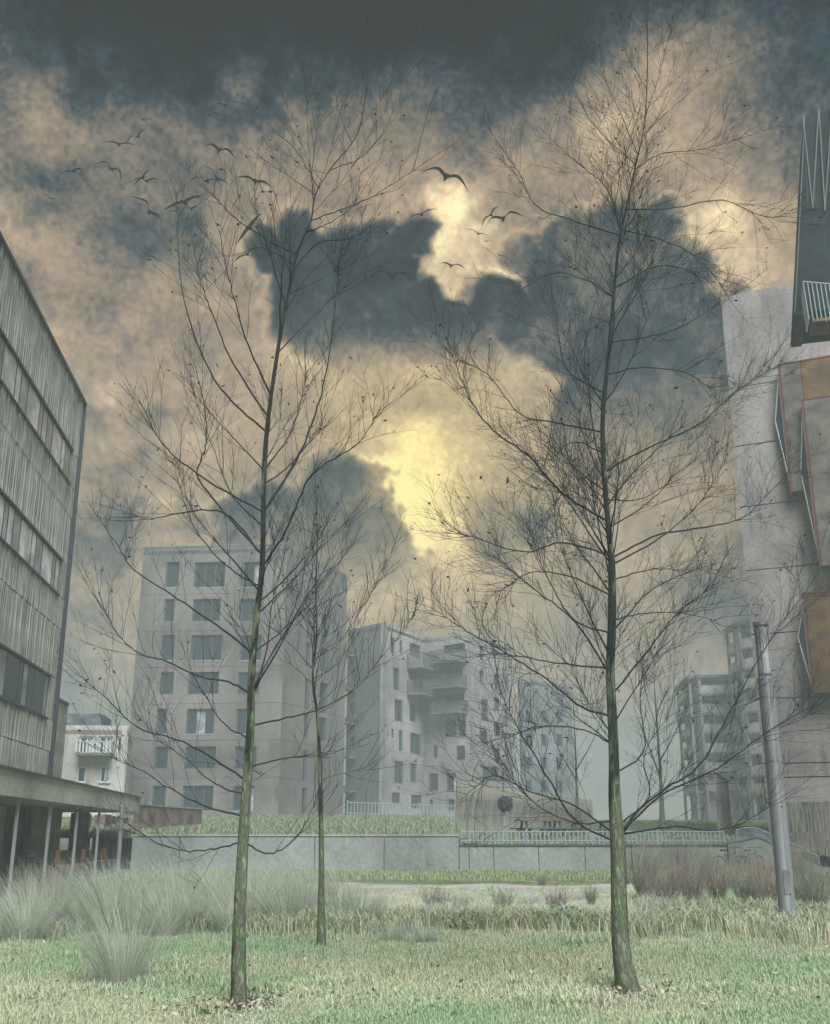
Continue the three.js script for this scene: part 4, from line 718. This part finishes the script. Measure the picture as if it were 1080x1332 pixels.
function bicycle(pos, turn, label) {
  const g = thing('bicycle', label, 'bicycle', pos, turn), R = 0.34;
  for (const x of [-0.52, 0.52]) {
    const w = part(g, 'wheel', new THREE.TorusGeometry(R, 0.022, 6, 28), M.rubber, V(x, R + 0.02, 0)), sp = [];
    for (let k = 0; k < 9; k++) { const a = k * 0.698; sp.push(rod(V(0, 0, 0), V(Math.cos(a) * R, Math.sin(a) * R, 0), 0.004, 3)); }
    part(w, 'spokes', merge(sp), M.metalPale);
  }
  const B = V(-0.05, 0.3, 0), S = V(-0.2, 0.82, 0), Hd = V(0.36, 0.8, 0), r0 = V(-0.52, 0.36, 0), f0 = V(0.52, 0.36, 0);
  part(g, 'frame', merge([rod(B, S, 0.017), rod(S.clone().lerp(B, 0.15), Hd, 0.017), rod(B, Hd.clone().add(V(0.03, -0.08, 0)), 0.02), rod(B, r0, 0.012), rod(S.clone().lerp(B, 0.15), r0, 0.011), rod(Hd, f0, 0.015)]), M.bike);
  part(g, 'saddle', box(0.26, 0.06, 0.13, -0.22, 0.9, 0), M.rubber);
  part(g, 'handlebar', merge([rod(Hd, Hd.clone().add(V(-0.03, 0.2, 0)), 0.014), rod(Hd.clone().add(V(-0.03, 0.2, -0.28)), Hd.clone().add(V(-0.03, 0.2, 0.28)), 0.012)]), M.frame);
  part(g, 'crank', new THREE.TorusGeometry(0.09, 0.012, 5, 14), M.metalPale, B.clone());
  return g;
}
{
  const mk = (px, py, t, l) => { const p = ground(px, py); p.y = lawnY(p.x, p.z); return bicycle(p, t, l); };
  mk(26, 1166, 1.9, 'dark bicycle parked before the ribbon window of the pavilion'); mk(40, 1163, 1.2, 'dark bicycle leaning beside the brick pier of the pavilion');
  const p = V(at(948, 1115, 42.3).x, 0.02, -42.3); bicycle(p, 0.5, 'dark bicycle parked at the end of the retaining wall'); bicycle(p.clone().add(V(0.8, 0, 0.15)), 0.75, 'dark bicycle parked against the ramp wall');
}

// ------------------------------------------------------------------ lawn, planting bed, litter
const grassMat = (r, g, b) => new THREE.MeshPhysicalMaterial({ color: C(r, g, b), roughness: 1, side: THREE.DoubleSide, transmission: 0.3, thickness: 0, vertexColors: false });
function bladeGeo(n, h, spread, w, seed, lean = 0.5) {
  const r = rng(seed), p = [], uv = [], ix = [];
  for (let k = 0; k < n; k++) {
    const a = r() * 6.28, d = V(Math.cos(a), 0, Math.sin(a)), s = V(-d.z, 0, d.x), o = V((r() - 0.5) * spread, 0, (r() - 0.5) * spread), H = h * (0.55 + r() * 0.6), out = H * lean * (0.3 + r()), b = p.length / 3;
    const m = o.clone().addScaledVector(d, out * 0.35).setY(H * 0.62), e = o.clone().addScaledVector(d, out).setY(H * (0.95 - lean * 0.25 * r()));
    p.push(o.x - s.x * w, -0.01, o.z - s.z * w, o.x + s.x * w, -0.01, o.z + s.z * w, m.x + s.x * w * 0.7, m.y, m.z + s.z * w * 0.7, m.x - s.x * w * 0.7, m.y, m.z - s.z * w * 0.7, e.x, e.y, e.z);
    uv.push(0, 0, 1, 0, 1, 0.6, 0, 0.6, 0.5, 1); ix.push(b, b + 1, b + 2, b, b + 2, b + 3, b + 3, b + 2, b + 4);
  }
  const g = new THREE.BufferGeometry(); g.setAttribute('position', new THREE.Float32BufferAttribute(p, 3)); g.setAttribute('uv', new THREE.Float32BufferAttribute(uv, 2)); g.setIndex(ix); g.computeVertexNormals(); return g;
}
function scatter(name, label, category, geo, m, spots) {
  const o = lit(new THREE.InstancedMesh(geo, m, spots.length)); o.name = name; o.userData = { kind: 'stuff', label, category };
  const M4 = new THREE.Matrix4(), q = new THREE.Quaternion(), col = C(1, 1, 1);
  spots.forEach((s, k) => { q.setFromEuler(new THREE.Euler(s.tx ?? 0, s.a, s.tz ?? 0)); M4.compose(s.p, q, V(s.k, s.k * (s.h ?? 1), s.k)); o.setMatrixAt(k, M4); if (s.c) o.setColorAt(k, col.setRGB(...s.c)); });
  scene.add(o); return o;
}
const bedLine = (x) => { const t = clamp((x + 9) / 17); return -17.2 - Math.sin(t * 3.1) * 1.4 + vnoise(x * 0.5, 4, 0) * 0.8; };    // front edge of the planting
const treeFeet = [ground(310, 1306), ground(816, 1290)];
{
  const r = rng(77), spots = [];
  for (let k = 0; k < 95000; k++) {
    const t = r(), z = -7.5 - 22 * t * t - r() * 3, half = -z * 0.46 + 1, x = (r() * 2 - 1) * half, bare = Math.min(...treeFeet.map((f) => Math.hypot(x - f.x, (z - f.z) * 0.7)));
    if (bare < 0.5 + vnoise(x * 2, z * 2, 3) * 0.5 && r() < 0.85) continue;
    const dry = smooth(-0.25, 0.45, fbm(x * 0.5, 1, z * 0.5, 3) + (r() - 0.5) * 0.7), v = 0.75 + r() * 0.5;
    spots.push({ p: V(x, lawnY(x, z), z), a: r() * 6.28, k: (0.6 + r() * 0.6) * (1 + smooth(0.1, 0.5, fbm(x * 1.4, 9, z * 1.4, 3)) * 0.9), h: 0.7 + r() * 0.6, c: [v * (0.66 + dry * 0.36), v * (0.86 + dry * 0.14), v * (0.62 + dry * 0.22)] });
  }
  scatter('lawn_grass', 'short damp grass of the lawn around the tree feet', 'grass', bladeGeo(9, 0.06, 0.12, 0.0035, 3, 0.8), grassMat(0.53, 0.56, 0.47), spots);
  const verge = [];
  for (let k = 0; k < 9000; k++) { const x = -13 + r() * 28, z = -WALL + 0.25 + Math.pow(r(), 2) * 4.2; verge.push({ p: V(x, lawnY(x, z), z), a: r() * 6.28, k: 1.6 + r(), c: [0.8 + r() * 0.3, 1 + r() * 0.2, 0.6 + r() * 0.2] }); }
  for (let k = 0; k < 12000; k++) { const x = -16 + r() * 34, z = -WALL - 0.5 - r() * 26; verge.push({ p: V(x, terraceY(x, z), z), a: r() * 6.28, k: 1.8 + r() * 1.8, c: [0.72 + r() * 0.3, 0.85 + r() * 0.2, 0.7 + r() * 0.2] }); }
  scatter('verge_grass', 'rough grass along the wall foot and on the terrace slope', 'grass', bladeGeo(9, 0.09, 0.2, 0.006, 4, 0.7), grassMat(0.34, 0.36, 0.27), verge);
  // fallen leaves and twiggy litter round the tree feet and under the planting
  const litter = [], lg = leafGeo([{ at: V(0, 0, 0), dir: V(1, 0.15, 0).normalize(), side: V(0, 0.1, 1).normalize(), len: 0.05, w: 0.011 }]);
  for (let k = 0; k < 2200; k++) {
    const f = treeFeet[k % 2], a = r() * 6.28, d = Math.abs(r() + r() + r() - 1.5) * 1.7; let x = f.x + Math.cos(a) * d * 1.25, z = f.z + Math.sin(a) * d;
    if (k % 5 === 0) { x = -9 + r() * 18; z = bedLine(x) - r() * 2.2; }
    if (k % 9 === 1) { z = -8 - r() * 10; x = (r() * 2 - 1) * -z * 0.42; }
    const v = 0.6 + r() * 0.8, red = r(); litter.push({ p: V(x, lawnY(x, z) + 0.015 + r() * 0.04, z), a: r() * 6.28, tx: (r() - 0.5) * 1.2, tz: (r() - 0.5) * 1.2, k: 0.6 + r(), c: red < 0.25 ? [v * 0.9, v * 0.82, v * 0.8] : [v, v * 0.9, v * 0.75] });
  }
  scatter('leaf_litter', 'pale dead leaves and twigs strewn on the lawn', 'leaves', lg, mat(0.34, 0.34, 0.3, { side: THREE.DoubleSide }), litter);
  // low ground cover inside the bed
  const cover = [];
  for (let k = 0; k < 3800; k++) { const x = -10 + r() * 20.5, z = bedLine(x) + (r() - 0.5) * 1.6 + vnoise(x * 1.7, 2, 8) * 1.0 - Math.pow(r(), 1.2) * (x > -3.5 && x < 4.5 ? 1.6 : 6), v = 0.55 + r() * 0.8; cover.push({ p: V(x, lawnY(x, z), z), a: r() * 6.28, k: 1.8 + r() * 2.4, c: [v * (0.8 + r() * 0.4), v, v * 0.8] }); }
  scatter('bed_ground_cover', 'matted green and brown ground cover in the planting bed', 'ground cover', bladeGeo(20, 0.085, 0.26, 0.0022, 9, 0.9), grassMat(0.38, 0.42, 0.34), cover);
}
// ornamental grass clumps, each one a plant
function fountain(seed, n, H, spread, lean, w) {
  const r = rng(seed), p = [], uv = [], ix = [];
  for (let k = 0; k < n; k++) {
    const a = r() * 6.28, d = V(Math.cos(a), 0, Math.sin(a)), s = V(-d.z, 0, d.x), h = H * (0.5 + r() * 0.55), out = spread * (0.15 + Math.pow(r(), 0.8)) * h / H, o = d.clone().multiplyScalar(Math.sqrt(r()) * 0.3), b = p.length / 3, S = 5, droop = 0.1 + r() * 0.35, lx = lean * h * (0.6 + r() * 0.6);
    for (let q = 0; q <= S; q++) { const t = q / S, rr = out * Math.pow(t, 1.2) * (1 + droop), y = h * (t - droop * t * t * t * 0.6), ww = w * (1 - t * 0.8); const x = o.x + d.x * rr - lx * t * t, z = o.z + d.z * rr; p.push(x - s.x * ww, y - 0.02, z - s.z * ww, x + s.x * ww, y - 0.02, z + s.z * ww); uv.push(0, t, 1, t); }
    for (let q = 0; q < S; q++) { const c = b + q * 2; ix.push(c, c + 1, c + 3, c, c + 3, c + 2); }
  }
  const g = new THREE.BufferGeometry(); g.setAttribute('position', new THREE.Float32BufferAttribute(p, 3)); g.setAttribute('uv', new THREE.Float32BufferAttribute(uv, 2)); g.setIndex(ix); g.computeVertexNormals(); return g;
}
{
  const straw = [grassMat(0.45, 0.49, 0.42), grassMat(0.4, 0.45, 0.38), grassMat(0.36, 0.41, 0.34)], shapes = [fountain(1, 900, 1.5, 1.0, 0.2, 0.002), fountain(2, 800, 1.2, 1.0, -0.1, 0.002), fountain(3, 600, 0.8, 0.85, 0.05, 0.002), fountain(4, 850, 1.35, 1.0, 0.25, 0.002)], r = rng(90);
  const put = (px, py, shape, m, k, label, group) => { const p = ground(px, py); p.y = lawnY(p.x, p.z); const o = solo('ornamental_grass', label, 'grass clump', shapes[shape], straw[m], p, group); o.scale.setScalar(k); o.rotation.y = (r() - 0.5) * 0.7; return o; };
  put(155, 1278, 0, 0, 0.78, 'large pale fountain of dry grass standing alone on the lawn', undefined).rotation.y = 0.1;
  put(510, 1226, 2, 1, 0.5, 'small dry grass tuft on the lawn edge beside the thin sapling', undefined);
  put(552, 1228, 2, 2, 0.45, 'small reddish dry grass tuft at the lawn edge between the two big trees', undefined);
  const tall = [[60, 1210], [100, 1205], [140, 1212], [185, 1200], [215, 1215], [250, 1205], [280, 1190], [300, 1212], [335, 1200], [365, 1206], [390, 1185], [225, 1180], [265, 1176], [320, 1180], [350, 1172], [170, 1180], [30, 1222], [440, 1196], [470, 1204], [120, 1186]];
  for (const [x, y] of tall) put(x, y, r() < 0.5 ? 3 : r() < 0.5 ? 0 : 1, Math.floor(r() * 3), 0.68 + r() * 0.3, 'tall dry ornamental grass clump massed in the bed before the pavilion and wall', 'tall grasses in the bed');
  const low = [[505, 1205], [540, 1200], [575, 1203], [600, 1208], [640, 1200], [672, 1206], [705, 1203], [740, 1207], [775, 1205], [585, 1170], [690, 1178], [760, 1172], [835, 1200], [860, 1195]];
  for (const [x, y] of low) put(x, y, 2, Math.floor(r() * 3), 0.4 + r() * 0.3, 'short dry grass clump along the gravel path edge', 'short grasses by the path');
}
// leafless shrubs with many upright stems
{
  const shrub = (seed, H, W, n) => { const r = rng(seed), s = new Stems(); for (let k = 0; k < n; k++) { const a = r() * 6.28, p = V(Math.cos(a) * 0.12 * r(), -0.04, Math.sin(a) * 0.12 * r()), d = V(Math.cos(a) * W * r(), 1, Math.sin(a) * W * r()).normalize(), pts = [p.clone()], L = H * (0.5 + r() * 0.6); for (let q = 0; q < 5; q++) { d.add(V((r() - 0.5) * 0.4, 0.05, (r() - 0.5) * 0.4)).normalize(); p.addScaledVector(d, L / 5); pts.push(p.clone()); } s.add(pts, pts.map((_, q) => 0.007 * (1 - q * 0.15)), 3);
    for (let m = 0; m < 7; m++) { const b = pts[1 + Math.floor(r() * 4)].clone(), e = V(r() - 0.5, 0.5 + r() * 0.5, r() - 0.5).normalize(), q1 = b.clone().addScaledVector(e, 0.12), q2 = q1.clone().addScaledVector(e.add(V(0, 0.2, 0)).normalize(), 0.14); s.add([b, q1, q2], [0.004, 0.003, 0.002], 3); } } return s.geometry(); };
  const forms = [shrub(1, 1.15, 0.9, 60), shrub(2, 0.85, 1.1, 60), shrub(3, 1.3, 0.7, 55)], ms = [mat(0.22, 0.19, 0.15), mat(0.2, 0.165, 0.15), mat(0.18, 0.185, 0.14)], r = rng(44);
  const spots = [[600, 1190, 1], [655, 1188, 1], [725, 1190, 1], [770, 1180, 0], [838, 1170, 0], [850, 1150, 2], [868, 1185, 1], [882, 1160, 2], [900, 1178, 0], [918, 1150, 2], [935, 1172, 0], [955, 1155, 0], [972, 1175, 1], [990, 1160, 0], [1005, 1178, 1], [1045, 1170, 0], [1060, 1185, 1], [1040, 1150, 2], [890, 1140, 2], [705, 1150, 1], [815, 1150, 1], [430, 1170, 1], [40, 1190, 1], [80, 1180, 1], [565, 1186, 1]];
  for (const [x, y, f] of spots) { const p = ground(x, y); p.y = lawnY(p.x, p.z); const right = x > 800, o = solo('bare_shrub', right ? 'brown leafless shrub in the thicket round the lamp column' : 'brown leafless shrub poking through the grasses of the bed', 'shrub', forms[f], ms[Math.floor(r() * 3)], p, right ? 'shrubs round the lamp column' : 'shrubs among the grasses'); o.rotation.y = r() * 6; o.scale.setScalar((0.8 + r() * 0.5) * (x > 400 && x < 820 ? 0.55 : 1)); }
  const leafy = (seed) => { const q = rng(seed), list = []; for (let k = 0; k < 520; k++) { const a = q() * 6.28, d = Math.sqrt(q()) * 0.42, y = (0.34 - d * 0.4) * q() + 0.03; list.push({ at: V(Math.cos(a) * d, y, Math.sin(a) * d), dir: V(q() - 0.5, 0.3 + q() * 0.5, q() - 0.5).normalize(), side: V(q() - 0.5, 0.1, q() - 0.5).normalize(), len: 0.08, w: 0.02 }); } return leafGeo(list); };
  const lf = [leafy(1), leafy(2)], lm = [grassMat(0.22, 0.27, 0.17), grassMat(0.25, 0.29, 0.19)];
  for (const [x, y] of [[880, 1206], [905, 1210], [930, 1208], [950, 1203], [862, 1200], [975, 1200], [1052, 1200], [610, 1212], [650, 1210], [740, 1212], [770, 1214], [700, 1212]]) { const p = ground(x, y); p.y = lawnY(p.x, p.z); const right = x > 840, o = solo('leafy_cushion', right ? 'low dark green leafy cushion at the lawn edge near the lamp column' : 'low dark green leafy cushion at the lawn edge below the gravel path', 'plant', lf[x % 2], lm[(x >> 1) % 2], p, right ? 'leafy cushions near the lamp column' : 'leafy cushions by the path'); o.rotation.y = r() * 6; o.scale.setScalar(0.5 + r() * 0.5); }
}

// ------------------------------------------------------------------ birds
function birdGeo(fold, lift) {
  // one continuous skin: two swept wings, tapering body, head with bill and a fanned tail; span 1, facing +z
  const sec = 13, ring = 7, p = [], uv = [], ix = [];
  const body = [[-0.2, 0.002, 0.045], [-0.15, 0.006, 0.03], [-0.08, 0.02, 0.026], [0, 0.034, 0.034], [0.07, 0.034, 0.034], [0.115, 0.02, 0.02], [0.135, 0.021, 0.021], [0.155, 0.018, 0.018], [0.17, 0.006, 0.007], [0.195, 0.001, 0.001]];
  body.forEach(([z, h, w], k) => { for (let q = 0; q < ring; q++) { const a = q / ring * 6.283; p.push(Math.cos(a) * w, Math.sin(a) * h, z); uv.push(q / ring, k / 10); } });
  for (let k = 0; k < body.length - 1; k++) for (let q = 0; q < ring; q++) { const a = k * ring + q, b = k * ring + (q + 1) % ring; ix.push(a, b, a + ring, b, b + ring, a + ring); }
  for (const side of [-1, 1]) {
    const b0 = p.length / 3;
    for (let k = 0; k <= sec; k++) {
      const t = k / sec, x = side * (0.015 + t * 0.49), arch = lift * Math.sin(Math.min(1, t / 0.45) * 1.57) - fold * Math.pow(Math.max(0, t - 0.42) / 0.58, 1.4), sweep = t < 0.42 ? 0.075 * t / 0.42 : 0.075 - 0.17 * Math.pow((t - 0.42) / 0.58, 1.3), ch = 0.18 * (1 - Math.pow(t, 2.2)) + 0.006, th = 0.012 * (1 - t) + 0.001;
      p.push(x, arch, 0.05 + sweep, x, arch + th, 0.05 + sweep - ch * 0.4, x, arch - 0.004, 0.05 + sweep - ch, x, arch - th * 0.5, 0.05 + sweep - ch * 0.4); uv.push(t, 0, t, 0.3, t, 1, t, 0.6);
    }
    for (let k = 0; k < sec; k++) for (let q = 0; q < 4; q++) { const a = b0 + k * 4 + q, b = b0 + k * 4 + (q + 1) % 4; ix.push(a, b, a + 4, b, b + 4, a + 4); }
  }
  const g = new THREE.BufferGeometry(); g.setAttribute('position', new THREE.Float32BufferAttribute(p, 3)); g.setAttribute('uv', new THREE.Float32BufferAttribute(uv, 2)); g.setIndex(ix); g.computeVertexNormals(); return g;
}
{
  const shapes = [birdGeo(0.16, 0.1), birdGeo(0.26, 0.13), birdGeo(0.08, 0.07)], r = rng(3);
  const flock = [[187, 155, 27, -20], [180, 178, 26, 25], [155, 188, 36, 4], [206, 190, 11, 0], [144, 220, 27, -38], [186, 231, 22, 30], [191, 236, 28, 6], [194, 276, 46, -45], [240, 264, 46, 14], [228, 275, 13, 0], [249, 272, 18, 4], [272, 148, 40, -14], [293, 137, 26, 24], [285, 196, 30, -3], [283, 232, 47, -43], [268, 236, 38, -18], [264, 288, 14, -4], [95, 223, 25, -8], [65, 258, 14, -20], [580, 231, 54, -16], [549, 279, 36, 22], [639, 280, 24, 34], [655, 285, 45, 18], [622, 304, 24, -22], [634, 314, 10, 10], [651, 333, 10, -5], [549, 329, 15, 12], [587, 346, 32, -2], [510, 360, 51, -5], [591, 396, 22, -2], [332, 237, 40, -12], [342, 249, 45, -24], [325, 297, 40, 36], [436, 329, 27, -24], [455, 318, 25, -10], [322, 331, 36, 30], [617, 458, 18, 5]];
  flock.forEach(([px, py, span, roll], k) => {
    const el = Math.asin(rayOf(px, py).normalize().y), D = Math.min(34, 22.5 / Math.tan(el)), p = at(px, py, D), o = solo('flying_bird', '', 'bird', shapes[k % 3], M.bird, p), S = (span * p.distanceTo(camera.position)) / FOCAL * (span < 32 ? 1.5 : 1.2);
    const heading = Math.PI + (r() - 0.5) * 1.0;
    o.rotation.order = 'YXZ'; o.rotation.set(-0.35 + (r() - 0.5) * 0.4, heading, 0); o.rotation.z = (roll / R2D) * (Math.cos(heading) < 0 ? -1 : 1); o.scale.setScalar(S);
    const big = span > 30, bank = Math.abs(roll) > 15;
    o.userData.label = big ? (bank ? 'large dark gull banking steeply among the clouds' : 'large dark gull gliding level on arched wings') : bank ? 'small dark bird banking on tilted wings' : 'small dark bird flying level against the clouds'; o.userData.group = big ? (bank ? 'large banking gulls' : 'large level gulls') : bank ? 'small banking birds' : 'small level birds';
  });
}
renderer.render(scene, camera);
